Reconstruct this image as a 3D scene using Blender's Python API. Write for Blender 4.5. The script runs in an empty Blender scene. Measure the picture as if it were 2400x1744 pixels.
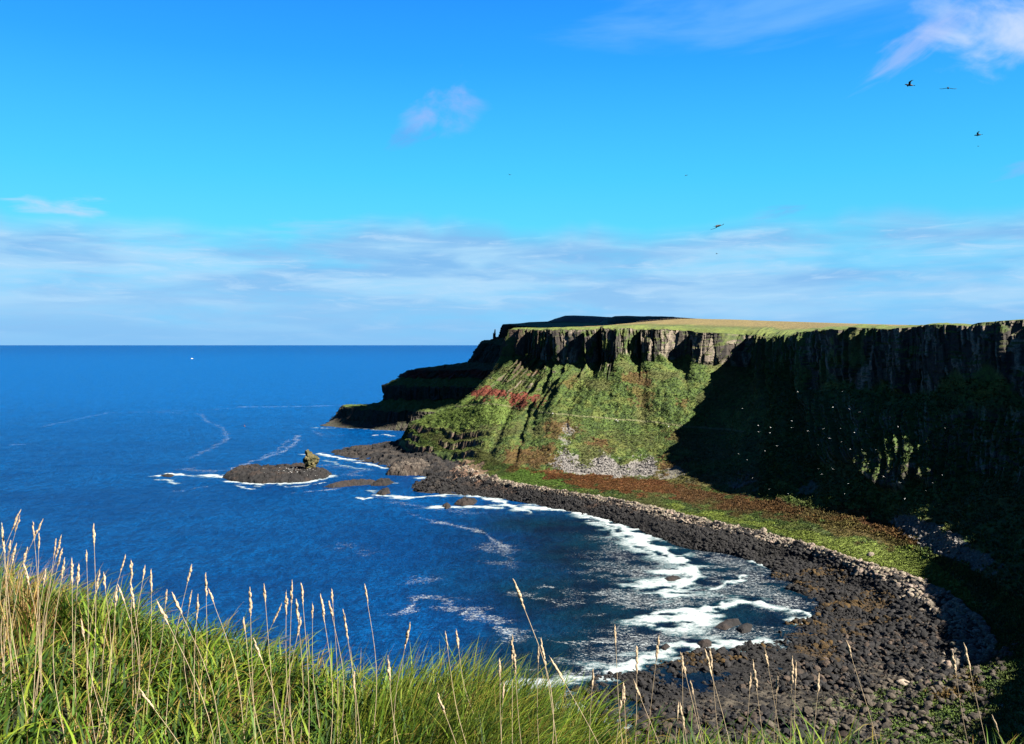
import bpy, math, random
import numpy as np
from math import radians as R

# ------------------------------------------------------------------ camera, light, exposure
C = bpy.context.scene.collection
sc = bpy.context.scene
H = 90.0                       # eye height above the sea
F = 2000.0                     # focal length in pixels of the 2400 px wide photograph
PITCH = math.atan(68 / 2000.0)
cam_d = bpy.data.cameras.new('camera'); cam = bpy.data.objects.new('camera', cam_d); C.objects.link(cam)
cam.location = (0, 0, H); cam.rotation_euler = (math.pi / 2 - PITCH, 0, 0)
cam_d.sensor_width = 36; cam_d.lens = 36 * F / 2400; cam_d.clip_start = 0.1; cam_d.clip_end = 120000
sc.camera = cam
SUN_AZ = math.atan2(0.875, -0.485)   # measured from +Y towards +X
SUN_EL = R(40)
SUND = np.array([math.sin(SUN_AZ) * math.cos(SUN_EL), math.cos(SUN_AZ) * math.cos(SUN_EL), math.sin(SUN_EL)])
sun_d = bpy.data.lights.new('sun', 'SUN'); sun = bpy.data.objects.new('sun', sun_d); C.objects.link(sun)
sun_d.energy = 5.0; sun_d.angle = R(0.5); sun_d.color = (1.0, 0.93, 0.8)
import mathutils
sun.rotation_euler = mathutils.Vector(SUND).to_track_quat('Z', 'Y').to_euler()
sc.view_settings.view_transform = 'Standard'; sc.view_settings.look = 'None'
sc.view_settings.gamma = 1; sc.view_settings.exposure = 2.5
EXP = 2 ** 2.5
sc.render.engine = 'CYCLES'
sc.cycles.use_denoising = True
sc.cycles.max_bounces = 5; sc.cycles.diffuse_bounces = 2; sc.cycles.glossy_bounces = 2
sc.cycles.caustics_reflective = False; sc.cycles.caustics_refractive = False

def lin(r, g, b):
    f = lambda c: (c / 255 / 12.92) if c <= 10 else ((c / 255 + 0.055) / 1.055) ** 2.4
    return (f(r), f(g), f(b))

# ------------------------------------------------------------------ node helper
class N:
    """small expression builder on a node tree"""
    def __init__(s, tree): s.t = tree; s.n = tree.nodes; s.l = tree.links
    def new(s, typ, **kw):
        n = s.n.new(typ)
        for k, v in kw.items(): setattr(n, k, v)
        return n
    def put(s, sock, v):
        if isinstance(v, bpy.types.NodeSocket): s.l.new(v, sock)
        elif v is not None: sock.default_value = v
    def m(s, op, a, b=None, c=None, clamp=False):
        n = s.new('ShaderNodeMath', operation=op, use_clamp=clamp)
        s.put(n.inputs[0], a); s.put(n.inputs[1], b) if b is not None else None
        s.put(n.inputs[2], c) if c is not None else None
        return n.outputs[0]
    def ss(s, x, a, b, lo=0.0, hi=1.0):
        n = s.new('ShaderNodeMapRange', interpolation_type='SMOOTHSTEP')
        for i, v in enumerate((x, a, b, lo, hi)): s.put(n.inputs[i], v)
        return n.outputs[0]
    def mix(s, f, a, b, mode='MIX'):
        n = s.new('ShaderNodeMix', data_type='RGBA', blend_type=mode)
        n.clamp_factor = True
        g = lambda v: (*v, 1) if isinstance(v, (tuple, list)) and len(v) == 3 else v
        s.put(n.inputs[0], f); s.put(n.inputs[6], g(a)); s.put(n.inputs[7], g(b))
        return n.outputs[2]
    def noise(s, vec, scale, detail=4, rough=0.55, dist=0.0):
        n = s.new('ShaderNodeTexNoise'); s.put(n.inputs['Vector'], vec)
        n.inputs['Scale'].default_value = scale; n.inputs['Detail'].default_value = detail
        n.inputs['Roughness'].default_value = rough; n.inputs['Distortion'].default_value = dist
        return n.outputs[0]
    def vmul(s, vec, v):
        n = s.new('ShaderNodeVectorMath', operation='MULTIPLY'); s.put(n.inputs[0], vec); s.put(n.inputs[1], v)
        return n.outputs[0]
    def comb(s, x, y, z):
        n = s.new('ShaderNodeCombineXYZ'); s.put(n.inputs[0], x); s.put(n.inputs[1], y); s.put(n.inputs[2], z)
        return n.outputs[0]
    def ramp(s, x, stops):
        n = s.new('ShaderNodeValToRGB'); s.put(n.inputs[0], x); e = n.color_ramp.elements
        while len(e) < len(stops): e.new(0.5)
        for i, (p, c) in enumerate(stops): e[i].position = p; e[i].color = (*c, 1)
        return n.outputs[0]

# ------------------------------------------------------------------ sky with clouds (laid out by compass direction)
w = bpy.data.worlds.new('World'); sc.world = w; w.use_nodes = True
w.node_tree.nodes.clear(); g = N(w.node_tree)
tc = g.new('ShaderNodeTexCoord').outputs['Generated']
sp = g.new('ShaderNodeSeparateXYZ'); g.put(sp.inputs[0], tc)
dx, dy, dz = sp.outputs
el = g.m('ARCSINE', dz); az = g.m('ARCTAN2', dx, dy)
sky = g.new('ShaderNodeTexSky', sky_type='NISHITA'); sky.sun_disc = False
sky.sun_elevation = SUN_EL; sky.sun_rotation = SUN_AZ; sky.altitude = 90; sky.air_density = 1.0; sky.dust_density = 0.3; sky.ozone_density = 3
def sl(r, g_, b, k=1.0):
    c = lin(r, g_, b); return tuple(x * k / EXP for x in c)
base = g.ramp(g.m('DIVIDE', el, 1.5708, clamp=True), [
    (0.000, sl(112, 190, 246)), (0.035, sl(96, 204, 254)), (0.075, sl(84, 218, 255)), (0.12, sl(62, 204, 255)),
    (0.20, sl(30, 166, 255)), (0.27, sl(14, 136, 254)), (0.36, sl(8, 86, 185)), (0.50, sl(5, 46, 105)), (1.0, sl(4, 30, 75))])
nish = g.vmul(sky.outputs[0], (0.06, 0.06, 0.06))
base = g.mix(0.04, base, nish)
base = g.mix(g.ss(az, -0.05, 0.62, 0, 0.30), base, g.mix(1.0, base, (0.8, 0.78, 0.96), 'MULTIPLY'))
# cloud coordinates: azimuth and stretched elevation
cv = g.comb(g.m('MULTIPLY', az, 3.0), g.m('MULTIPLY', el, 17.0), 1.3)
cn = g.noise(cv, 1.15, 7, 0.56, 0.25)
cn3 = g.noise(g.comb(g.m('MULTIPLY', az, 9.0), g.m('MULTIPLY', el, 60.0), 3.1), 1.5, 7, 0.62, 0.6)
cn2 = g.noise(g.comb(g.m('MULTIPLY', az, 4.0), g.m('MULTIPLY', el, 24.0), 7.7), 1.6, 6, 0.52, 0.5)
top = g.m('ADD', 0.120, g.m('MULTIPLY', g.m('SUBTRACT', g.noise(g.comb(g.m('MULTIPLY', az, 2.3), 0.0, 4.0), 1.4, 4, 0.6), 0.5), 0.11))
top = g.m('SUBTRACT', top, g.m('MULTIPLY', az, 0.010))
band = g.m('MULTIPLY', g.ss(el, g.m('ADD', top, 0.022), g.m('SUBTRACT', top, 0.012)), g.ss(el, -0.02, 0.02, 0.35, 1.0))
dens = g.m('MULTIPLY', band, g.ss(g.m('ADD', g.m('MULTIPLY', cn, .75), g.m('MULTIPLY', cn3, .25)), 0.32, 0.55, 0.35, 1.0), clamp=True)
shade = g.mix(g.ss(cn2, 0.34, 0.66), sl(136, 188, 240), sl(178, 220, 252))
shade = g.mix(g.ss(cn3, .50, .72, 0, .5), shade, sl(206, 232, 255))
shade = g.mix(g.ss(el, .10, .02, 0, .5), shade, sl(168, 214, 250))
shade = g.mix(g.ss(cn, 0.60, 0.74, 0, 0.5), shade, sl(200, 230, 252))
shade = g.mix(g.ss(el, 0.0, 0.05, 0.55, 0.0), shade, sl(122, 186, 242))
col = g.mix(g.m('MULTIPLY', dens, 0.88), base, shade)
# wisps high up: direction of each (azimuth, elevation), its half sizes, strength, turn
def wisp(u, v, su, sv, k, th=0.0, seed=0.0, col_=sl(170, 190, 250), f=1.0):
    global col
    a0 = math.atan((u - 1200) / F); e0 = math.atan((804 - v) / F * math.cos(a0))
    a = g.m('SUBTRACT', az, a0); e = g.m('SUBTRACT', el, e0)
    c_, s_ = math.cos(th), math.sin(th)
    p = g.m('ADD', g.m('MULTIPLY', a, c_ / su), g.m('MULTIPLY', e, s_ / su))
    q = g.m('ADD', g.m('MULTIPLY', a, -s_ / sv), g.m('MULTIPLY', e, c_ / sv))
    r2 = g.m('ADD', g.m('MULTIPLY', p, p), g.m('MULTIPLY', q, q))
    n = g.noise(g.comb(g.m('MULTIPLY', p, 1.0), g.m('MULTIPLY', q, 1.0), seed), 1.1 * f, 6, 0.55, 0.4)
    mk = g.ss(g.m('SUBTRACT', g.m('MULTIPLY', n, 2.1), g.m('MULTIPLY', r2, 0.62)), 0.55, 1.35)
    col = g.mix(g.m('MULTIPLY', mk, k), col, col_)
wisp(1050, 262, 0.058, 0.042, 0.72, 0.25, 1.7, f=.8)
wisp(960, 325, 0.034, 0.014, 0.36, 0.3, 5.2, sl(120, 160, 240))
wisp(2310, 80, 0.095, 0.055, 0.85, -0.30, 9.1, sl(214, 230, 255))
wisp(2130, 115, 0.085, 0.020, 0.55, 0.5, 3.3, sl(180, 200, 252))
wisp(1880, 8, 0.30, 0.055, 0.85, 0.03, 2.9, sl(112, 184, 255))
wisp(160, 484, 0.066, 0.013, 1.0, 0.0, 4.4, sl(175, 222, 252))
wisp(760, 532, 0.085, 0.012, 0.50, 0.05, 6.1, sl(160, 215, 250))
wisp(1830, 500, 0.040, 0.010, 0.35, 0.1, 8.8, sl(130, 170, 240))
wisp(2390, 400, 0.040, 0.012, 0.40, 0.2, 7.9, sl(150, 180, 250))
col = g.mix(g.ss(g.m('ABSOLUTE', az), 0.75, 1.5, 0, .45), col, (0.004, 0.02, 0.06))
bg = g.new('ShaderNodeBackground'); g.put(bg.inputs[0], col); bg.inputs[1].default_value = 1.0
wo = g.new('ShaderNodeOutputWorld'); g.l.new(bg.outputs[0], wo.inputs[0])

# ------------------------------------------------------------------ geometry helpers
ct, st_ = math.cos(PITCH), math.sin(PITCH)
def ray(u, v):
    a = (u - 1200) / F; b = -(v - 872) / F
    return a, ct + b * st_, -st_ + b * ct
def pz(u, v, z):                # the point of height z seen at that place of the photograph
    a, y, d = ray(u, v); k = (z - H) / d
    return (a * k, y * k, z)
def py(u, v, Y):                # the point at ground distance Y
    a, y, d = ray(u, v); k = Y / y
    return (a * k, Y, H + d * k)
def proj(X, Y, Z):
    d = Z - H; f = Y * ct - d * st_; up = Y * st_ + d * ct
    f = np.where(np.abs(f) < 1e-3, 1e-3, f)
    return 1200 + F * X / f, 872 - F * up / f

def hsh(i, j, k, seed):
    h = (i.astype(np.int64) * 374761393 + j.astype(np.int64) * 668265263 + k.astype(np.int64) * 2147483647 + seed * 974711) & 0xffffffff
    h = ((h ^ (h >> 13)) * 1274126177) & 0xffffffff
    h = ((h ^ (h >> 16)) * 2246822519) & 0xffffffff
    return ((h ^ (h >> 15)) & 0xffff) / 65535.0
def vn(x, y, z=None, seed=0):    # value noise 0..1
    if z is None:
        xi, yi = np.floor(x), np.floor(y); fx, fy = x - xi, y - yi
        fx = fx * fx * (3 - 2 * fx); fy = fy * fy * (3 - 2 * fy); k = np.zeros_like(xi)
        a = hsh(xi, yi, k, seed); b = hsh(xi + 1, yi, k, seed); c = hsh(xi, yi + 1, k, seed); d = hsh(xi + 1, yi + 1, k, seed)
        return (a * (1 - fx) + b * fx) * (1 - fy) + (c * (1 - fx) + d * fx) * fy
    z0 = np.floor(z); fz = z - z0; fz = fz * fz * (3 - 2 * fz)
    xi, yi = np.floor(x), np.floor(y); fx, fy = x - xi, y - yi
    fx = fx * fx * (3 - 2 * fx); fy = fy * fy * (3 - 2 * fy); r = []
    for dz_ in (0, 1):
        k = z0 + dz_
        a = hsh(xi, yi, k, seed); b = hsh(xi + 1, yi, k, seed); c = hsh(xi, yi + 1, k, seed); d = hsh(xi + 1, yi + 1, k, seed)
        r.append((a * (1 - fx) + b * fx) * (1 - fy) + (c * (1 - fx) + d * fx) * fy)
    return r[0] * (1 - fz) + r[1] * fz
def fbm(x, y, z=None, o=4, seed=0, g_=0.5):
    s = 0; a = 1; t = 0
    for i in range(o):
        f = 2.03 ** i
        s = s + a * vn(x * f, y * f, None if z is None else z * f, seed + i * 17); t += a; a *= g_
    return s / t
def sstep(x, a, b):
    t = np.clip((x - a) / (b - a), 0, 1); return t * t * (3 - 2 * t)
def cell(x, y, seed=0):          # worley: distance to the nearest point, and that point's random number
    xi, yi = np.floor(x), np.floor(y); best = np.full(x.shape, 9.0); rid = np.zeros(x.shape)
    for a in (-1, 0, 1):
        for b in (-1, 0, 1):
            cx, cy = xi + a, yi + b; z = np.zeros_like(cx)
            px = cx + hsh(cx, cy, z, seed); py_ = cy + hsh(cx, cy, z, seed + 5)
            d = np.hypot(x - px, y - py_); m = d < best
            best = np.where(m, d, best); rid = np.where(m, hsh(cx, cy, z, seed + 9), rid)
    return best, rid

def tag(o, label=None, cat=None, group=None, kind=None):
    if label: o['label'] = label
    if cat: o['category'] = cat
    if group: o['group'] = group
    if kind: o['kind'] = kind
    return o
def mesh_np(name, V, Fq, mat, attrs=None, smooth=False, link=True, parent=None):
    me = bpy.data.meshes.new(name); V = np.asarray(V, np.float32).reshape(-1, 3); Fq = np.asarray(Fq, np.int32)
    n = Fq.shape[1]
    me.vertices.add(len(V)); me.vertices.foreach_set('co', V.ravel())
    me.loops.add(Fq.size); me.loops.foreach_set('vertex_index', Fq.ravel())
    me.polygons.add(len(Fq)); me.polygons.foreach_set('loop_start', np.arange(0, Fq.size, n, dtype=np.int32))
    me.polygons.foreach_set('use_smooth', np.full(len(Fq), smooth))
    me.update(calc_edges=True)
    for k, a in (attrs or {}).items():
        a = np.asarray(a, np.float32)
        if a.ndim == 2:
            t = me.attributes.new(k, 'FLOAT_COLOR', 'POINT')
            t.data.foreach_set('color', np.concatenate([a, np.ones((len(a), 1), np.float32)], 1).ravel())
        else:
            t = me.attributes.new(k, 'FLOAT', 'POINT'); t.data.foreach_set('value', a)
    me.materials.append(mat)
    if not link: return me
    o = bpy.data.objects.new(name, me); C.objects.link(o); o.parent = parent
    return o
def grid_faces(a, b, flip=False):
    i = np.arange(a - 1)[:, None] * b + np.arange(b - 1)[None, :]
    f = np.stack([i, i + b, i + b + 1, i + 1], -1).reshape(-1, 4)
    return f[:, ::-1] if flip else f
def smooth1(A, sig):
    r = int(sig * 3) + 1; k = np.exp(-0.5 * (np.arange(-r, r + 1) / sig) ** 2); k /= k.sum()
    P = np.concatenate([np.repeat(A[:1], r, 0), A, np.repeat(A[-1:], r, 0)], 0)
    out = np.zeros_like(A)
    for i, w_ in enumerate(k): out += w_ * P[i:i + len(A)]
    return out
def strip(stations, cnt_s, cnt_t, sig):
    """stations: list of profiles (lists of points). Returns base surface [S,T,3], station number [S], line number [T]"""
    A = np.array(stations, float)                         # K,M,3
    K, M, _ = A.shape
    s = np.concatenate([np.linspace(i, i + 1, cnt_s[i], endpoint=False) for i in range(K - 1)] + [[K - 1.0]])
    i0 = np.minimum(s.astype(int), K - 2); f = (s - i0)[:, None, None]
    L = A[i0] * (1 - f) + A[i0 + 1] * f
    L = smooth1(L, sig)
    t = np.concatenate([np.linspace(i, i + 1, cnt_t[i], endpoint=False) for i in range(M - 1)] + [[M - 1.0]])
    j0 = np.minimum(t.astype(int), M - 2); g2 = (t - j0)[None, :, None]
    return L[:, j0] * (1 - g2) + L[:, j0 + 1] * g2, s, t
def inpoly(U, V, poly):
    poly = np.array(poly, float); c = np.zeros(U.shape, bool); n = len(poly); j = n - 1
    for i in range(n):
        x1, y1 = poly[i]; x2, y2 = poly[j]
        if y1 != y2:
            c ^= ((y1 > V) != (y2 > V)) & (U < (x2 - x1) * (V - y1) / (y2 - y1) + x1)
        j = i
    return c

# ------------------------------------------------------------------ materials
def land_material(name, rough=0.9, fine=2.2, bump=0.35, var=0.5, attr='tint', spec=0.25):
    m = bpy.data.materials.new(name); m.use_nodes = True; m.node_tree.nodes.clear(); q = N(m.node_tree)
    at = q.new('ShaderNodeAttribute', attribute_name=attr).outputs[0]
    pos = q.new('ShaderNodeNewGeometry').outputs['Position']
    n1 = q.noise(pos, fine, 5, 0.65); n2 = q.noise(pos, fine * 0.22, 4, 0.6)
    k = q.m('ADD', q.ss(n1, 0.30, 0.70, 1 - var, 1 + var), q.ss(n2, 0.3, 0.7, -0.2, 0.2))
    c = q.mix(1.0, at, q.comb(k, k, k), 'MULTIPLY')
    b = q.new('ShaderNodeBsdfPrincipled'); c = q.vmul(c, (.60, .60, .58)); q.put(b.inputs['Base Color'], c); b.inputs['Roughness'].default_value = rough
    b.inputs['Specular IOR Level'].default_value = spec
    bp = q.new('ShaderNodeBump'); bp.inputs['Strength'].default_value = bump; bp.inputs['Distance'].default_value = 0.4
    q.put(bp.inputs['Height'], n1); q.l.new(bp.outputs[0], b.inputs['Normal'])
    o = q.new('ShaderNodeOutputMaterial'); q.l.new(b.outputs[0], o.inputs[0]); return m
def flat_material(name, colr, rough=0.8, fine=6.0, var=0.3, bump=0.3, dist=0.05, spec=0.3, trans=None):
    m = bpy.data.materials.new(name); m.use_nodes = True; m.node_tree.nodes.clear(); q = N(m.node_tree)
    pos = q.new('ShaderNodeTexCoord').outputs['Object']
    n1 = q.noise(pos, fine, 5, 0.6); k = q.ss(n1, 0.3, 0.7, 1 - var, 1 + var)
    c = q.mix(1.0, colr, q.comb(k, k, k), 'MULTIPLY')
    b = q.new('ShaderNodeBsdfPrincipled'); q.put(b.inputs['Base Color'], c); b.inputs['Roughness'].default_value = rough
    b.inputs['Specular IOR Level'].default_value = spec
    bp = q.new('ShaderNodeBump'); bp.inputs['Strength'].default_value = bump; bp.inputs['Distance'].default_value = dist
    q.put(bp.inputs['Height'], n1); q.l.new(bp.outputs[0], b.inputs['Normal'])
    o = q.new('ShaderNodeOutputMaterial'); q.l.new(b.outputs[0], o.inputs[0]); return m
M_land = land_material('land')
M_wet = land_material('wet_rock', rough=0.45, fine=1.4, bump=0.5, spec=0.4)

# albedos
GRASS = np.array([.047, .078, .012]); GRASS2 = np.array([.078, .100, .020]); DARKG = np.array([.016, .034, .008])
RUST = np.array([.085, .020, .006]); RUST2 = np.array([.060, .032, .008]); BASALT = np.array([.0080, .0074, .0086])
ROCKB = np.array([.036, .029, .026]); PALE = np.array([.20, .165, .135]); SCREE = np.array([.150, .140, .140])
RED = np.array([.095, .017, .010]); TAN = np.array([.150, .115, .042]); WEED = np.array([.050, .028, .006])
BROWNR = np.array([.060, .036, .026])
def lerp(a, b, f): return a + (b - a) * f[..., None]

# ------------------------------------------------------------------ the bay: shore, flat, slope, cliff and plateau in one sheet
exec_stations = [
 # W waterline, R dark rocks, C boulder crest, Fl flat, S slope foot, P mid slope, B cliff base, T cliff top, G turf lip, K plateau, I inland
 [(-60,800,-.6),(-50,795,3),(-45,790,6),(-42,788,8),(-38,785,12),(-20,770,45),(0,755,75),(8,750,100),(12,748,102),(100,830,104),(200,950,100)],
 [(-172,724,-.6),(-125,721,3),(-104,718,6),(-100,717,12),(-92,717,26),(-38,716,42),(-3,716,79),(5,716,101),(9,718,102.5),(60,760,103),(150,950,100)],
 [pz(845,1084,-.6),pz(935,1062,3),pz(960,1060,5),pz(965,1045,10),pz(980,1010,20),pz(1060,962,36),py(1215,835,709),py(1222,771,712),py(1226,768,715),py(1250,768,735),(130,900,100)],
 [pz(1010,1122,-.6),pz(1020,1098,3),pz(1060,1080,5),pz(1070,1064,9),pz(1090,1030,18),pz(1130,950,42),py(1236,832,700),py(1242,772,703),py(1246,769,706),py(1290,768,725),(160,900,100)],
 [pz(930,1152,-.6),pz(1060,1130,3),pz(1120,1120,6),pz(1150,1110,8),pz(1170,1086,12),pz(1215,962,38),py(1290,850,680),py(1290,773,684),py(1292,769,688),py(1400,766,712),(200,900,100)],
 [pz(1180,1172,-.6),pz(1210,1156,3),pz(1230,1142,6),pz(1262,1135,7),pz(1300,1110,10),pz(1300,978,38),py(1370,853,660),py(1370,771,664),py(1372,767,668),py(1500,755,745),(260,900,104)],
 [pz(1330,1202,-.6),pz(1350,1181,3),pz(1370,1163,6),pz(1388,1155,7),pz(1430,1115,10),pz(1430,990,35),py(1450,845,645),py(1450,770,649),py(1453,766,654),py(1600,746.5,800),(330,950,108)],
 [pz(1470,1236,-.6),pz(1490,1213,3),pz(1510,1189,6),pz(1532,1180,7),pz(1560,1120,10),pz(1550,1000,33),py(1550,848,640),py(1550,772,645),py(1554,768,650),py(1709,748.5,790),(420,950,108)],
 [pz(1590,1288,-.6),pz(1625,1262,3),pz(1665,1228,6),pz(1682,1215,7),pz(1682,1150,10),pz(1650,1012,31),py(1750,862,622),py(1757,786,626),py(1766,774,640),py(1810,752.5,760),(500,900,106)],
 [pz(1720,1302,-.6),pz(1762,1284,3),pz(1800,1258,6),pz(1822,1249,7),pz(1800,1175,11),(150,492,35),(171,562,68),(178,588,94),(184,602,97),py(1907,756.5,700),(560,860,104)],
 [pz(1820,1345,-.6),pz(1880,1312,2),pz(1920,1290,6),pz(1938,1280,7),pz(1929,1200,12),(158,440,35),(172,505,62),(176,522,97.5),(184,535,98.5),py(1985,760.5,590),(560,700,102)],
 [pz(1795,1352,-.6),pz(1950,1345,1.2),pz(2010,1325,6),pz(2032,1318,7),pz(2060,1215,13),(172,390,38),(184,431,64),(188,442,97),(198,452,99),py(2090,765,530),(520,560,100)],
 [pz(1914,1442,-.6),pz(2060,1400,1.2),pz(2110,1350,6),pz(2132,1335,7),pz(2170,1270,13),(188,360,36),(203,386,68),(208,397,99),(218,404,99.5),(260,480,97),(480,480,95)],
 [pz(1811,1467,-.6),pz(2100,1470,1.2),pz(2215,1400,6),pz(2240,1386,7),pz(2280,1340,13),(200,326,36),(227,348,66),(234,358,98),(244,366,99),(290,420,97),(480,430,99)],
 [pz(1816,1507,-.6),pz(2140,1520,1.2),pz(2300,1468,6),pz(2325,1456,8),(152,252,14),(206,288,38),(238,308,70),(249,319,99),(262,322,99.5),(310,330,97),(480,340,99)],
 [pz(1620,1525,-.6),pz(2050,1600,1.2),pz(2335,1545,5),pz(2365,1530,8),(138,222,14),(196,236,40),(238,268,68),(250,281,98),(258,280,100),(300,265,100),(480,260,99)],
 [pz(1500,1572,-.6),pz(1900,1650,1.2),pz(2150,1620,4),pz(2200,1620,7),(115,187,14),(160,185,45),(198,200,72),(238,225,98),(248,225,99),(300,190,99),(480,180,99)],
 [pz(1306,1606,-.6),(35,185,1.2),(65,165,5),(75,160,8),(90,145,15),(135,128,45),(170,130,70),(208,148,96),(218,148,97),(260,80,98),(480,60,98)],
 [(-5,185,-.6),(10,160,1.2),(25,135,5),(30,128,9),(40,115,16),(58,75,45),(70,52,66),(78,36,88),(82,32,90),(150,-40,93),(400,-60,95)],
 [(-35,160,-.6),(-25,140,1.2),(-15,120,4),(-12,112,8),(-8,100,15),(-2,60,40),(2,35,58),(3,12,80),(3,8,84),(60,-60,86),(200,-250,90)],
 [(-120,60,-.6),(-110,50,1.2),(-100,42,4),(-95,38,8),(-85,30,15),(-60,15,40),(-40,5,60),(-18,-2,82),(-15,-4,84.5),(10,-80,86),(60,-300,90)],
 [(-260,-150,-.6),(-250,-155,2),(-240,-160,5),(-232,-165,9),(-222,-172,16),(-200,-185,45),(-180,-195,70),(-160,-205,95),(-150,-210,96),(-60,-260,98),(0,-400,98)],
]
def with_outer(sts):
    A = [list(map(lambda p: tuple(p), s)) for s in sts]; out = []
    Wc = np.array([s[0] for s in A], float); Sc = np.array([s[4] for s in A], float)
    for i, s in enumerate(A):
        d = Wc[i, :2] - Sc[i, :2]; d /= (np.linalg.norm(d) + 1e-6)
        out.append([(Wc[i, 0] + d[0] * 25, Wc[i, 1] + d[1] * 25, -7.0)] + s)
    return out
ST = with_outer(exec_stations)
cs = [60, 70, 120, 130, 120, 120, 120, 130, 120, 110, 110, 110, 110, 90, 80, 90, 110, 90, 40, 30, 30]
ctt = [5, 34, 26, 12, 70, 80, 90, 110, 10, 30, 10]
Bs, s_, t_ = strip(ST, cs, ctt, 22)
NS, NT = Bs.shape[:2]
S2 = np.repeat(s_[:, None], NT, 1); T2 = np.repeat(t_[None, :], NS, 0)   # lines: 0 outer 1 W 2 R 3 C 4 F 5 S 6 P 7 B 8 T 9 G 10 K 11 I
mid = smooth1(Bs[:, np.searchsorted(t_, 6.0)], 25)
tan = np.gradient(mid[:, :2], axis=0); tan /= np.linalg.norm(tan, axis=1)[:, None] + 1e-9
arc = np.concatenate([[0], np.cumsum(np.linalg.norm(np.diff(mid[:, :2], axis=0), axis=1))])
outw = np.stack([tan[:, 1], -tan[:, 0]], 1)            # towards the sea: right of left-to-right travel
A2 = np.repeat(arc[:, None], NT, 1)
X, Y, Z = Bs[..., 0].copy(), Bs[..., 1].copy(), Bs[..., 2].copy()
def env(a, b, c, d): return sstep(T2, a, b) * (1 - sstep(T2, c, d))
# big buttresses and gullies
wob = A2 + 6 * fbm(Z / 22, A2 / 30, seed=3) * 2
gul = fbm(wob / 26, Z / 160 + 5, seed=11, o=3) - 0.5
gul2 = np.abs(fbm(wob / 11, Z / 90, seed=21, o=3) - 0.5) * 2
calm_r = 1 - .55 * sstep(S2, 9, 10.5)
d = calm_r * env(4.7, 6.2, 9.0, 9.95) * (gul * 22) - env(5.0, 5.8, 6.6, 7.2) * (1 - gul2) * 3.0
# cliff: columns, joints and ledges
tb0 = 7.0 + .55 * (fbm(A2 / 13, A2 * 0 + 4, seed=33, o=3) - .55) * 2 * sstep(S2, 2, 3)
zc = sstep(T2, tb0 - .05, tb0 + .1) * (1 - sstep(T2, 8.0, 8.25))
bt = fbm(A2 / 14, Z / 60 + 3, seed=31, o=2) - 0.5
col_d, col_r = cell(A2 / 2.6 + 0.35 * vn(A2 / 3, Z / 12, seed=8), Z / 26.0, seed=4)
c3_d, c3_r = cell(A2 / 1.1 + .5 * vn(Z / 4, A2 / 3, seed=16), Z / 7.0, seed=14)
cliffk = sstep(T2, 6.6, 7.1) * (1 - sstep(T2, 9.0, 9.9)) * (1 - .6 * sstep(S2, 10.8, 12))
saw = np.abs(fbm(A2 / 30, Z / 200 + 7, seed=35, o=2) - .5) * 2
def alcove(a, b, dep): return -dep * sstep(S2, a, a + .7 * (b - a)) * (1 - sstep(S2, b - .03, b + .01))
alc = alcove(3.0, 4.15, 8) + alcove(4.4, 5.0, 14) + alcove(5.05, 5.5, 12) + alcove(5.9, 6.5, 12) + alcove(6.9, 7.35, 9) + alcove(7.5, 8.0, 8)
d += cliffk * alc * (.7 + .6 * vn(Z / 9, A2 / 9, seed=37))
d += cliffk * (bt * 13.0 - saw * 9 + 2) + zc * ( (col_r - 0.5) * 3.6 - 0.8 * col_d + (c3_r - 0.5) * 1.5 + (fbm(Z / 2.6, A2 / 12, seed=38, o=3) - .5) * 1.8)
d -= 7 * np.exp(-((S2 - 3.72 - .05 * (T2 - 5.4)) / .10) ** 2) * env(4.6, 5.0, 5.9, 6.2) + 7 * np.exp(-((S2 - 4.25) / .07) ** 2) * env(4.9, 5.3, 6.0, 6.6)
# second, lower rock face in the shaded wall
lowf = sstep(S2, 9.2, 10.2) * (1 - sstep(S2, 13.5, 14.5)) * sstep(Z + 14 * (fbm(A2 / 25, A2 * 0, seed=71) - .5), 28, 34) * (1 - sstep(Z, 56, 66))
d += lowf * (5 - 5 * sstep(S2, 11.3, 12.3) + (col_r - 0.5) * 3.2 + (c3_r - .5) * 1.2)
# rock ledges round the nose of the near headland
nose = sstep(S2, 0.6, 1.3) * (1 - sstep(S2, 3.25, 3.7))
tw = 1.7 * (fbm(A2 / 17, A2 * 0 + 1, seed=41) - .5) + .5 * (fbm(A2 / 4, Z / 8, seed=42) - .5)
ter = Z / 6.4 + tw; fr = ter - np.floor(ter)
ledge_face = (1 - sstep(np.abs(fr - 0.5), 0.16, 0.22)) * nose * sstep(Z, 3.5, 5) * (1 - sstep(Z, 23, 25))
stepf = np.where(fr < .35, fr / .35 * .1, np.where(fr < .65, .1 + (fr - .35) / .3 * .8, .9 + (fr - .65) / .35 * .1))
Zt = (np.floor(ter) + stepf - tw) * 6.4
ragged = sstep(fbm(A2 / 12, Z / 7, seed=44, o=3), .34, .52); ledge_face = ledge_face * ragged
kz = nose * ragged * sstep(Z, 4, 6) * (1 - sstep(Z, 24, 30)); Z = Z * (1 - kz) + Zt * kz
d += ledge_face * ((col_r - .5) * 2.6 + (c3_r - .5) * 1.4)
# rocky knuckles on the slope under the cliff near the headland corner
kn = sstep(S2, 2.0, 2.5) * (1 - sstep(S2, 4.6, 5.2)) * env(6.05, 6.3, 6.9, 7.1)
d += kn * (np.abs(fbm(A2 / 9, Z / 40, seed=51, o=3) - .5) * 2 * 16 - 5)
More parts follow.
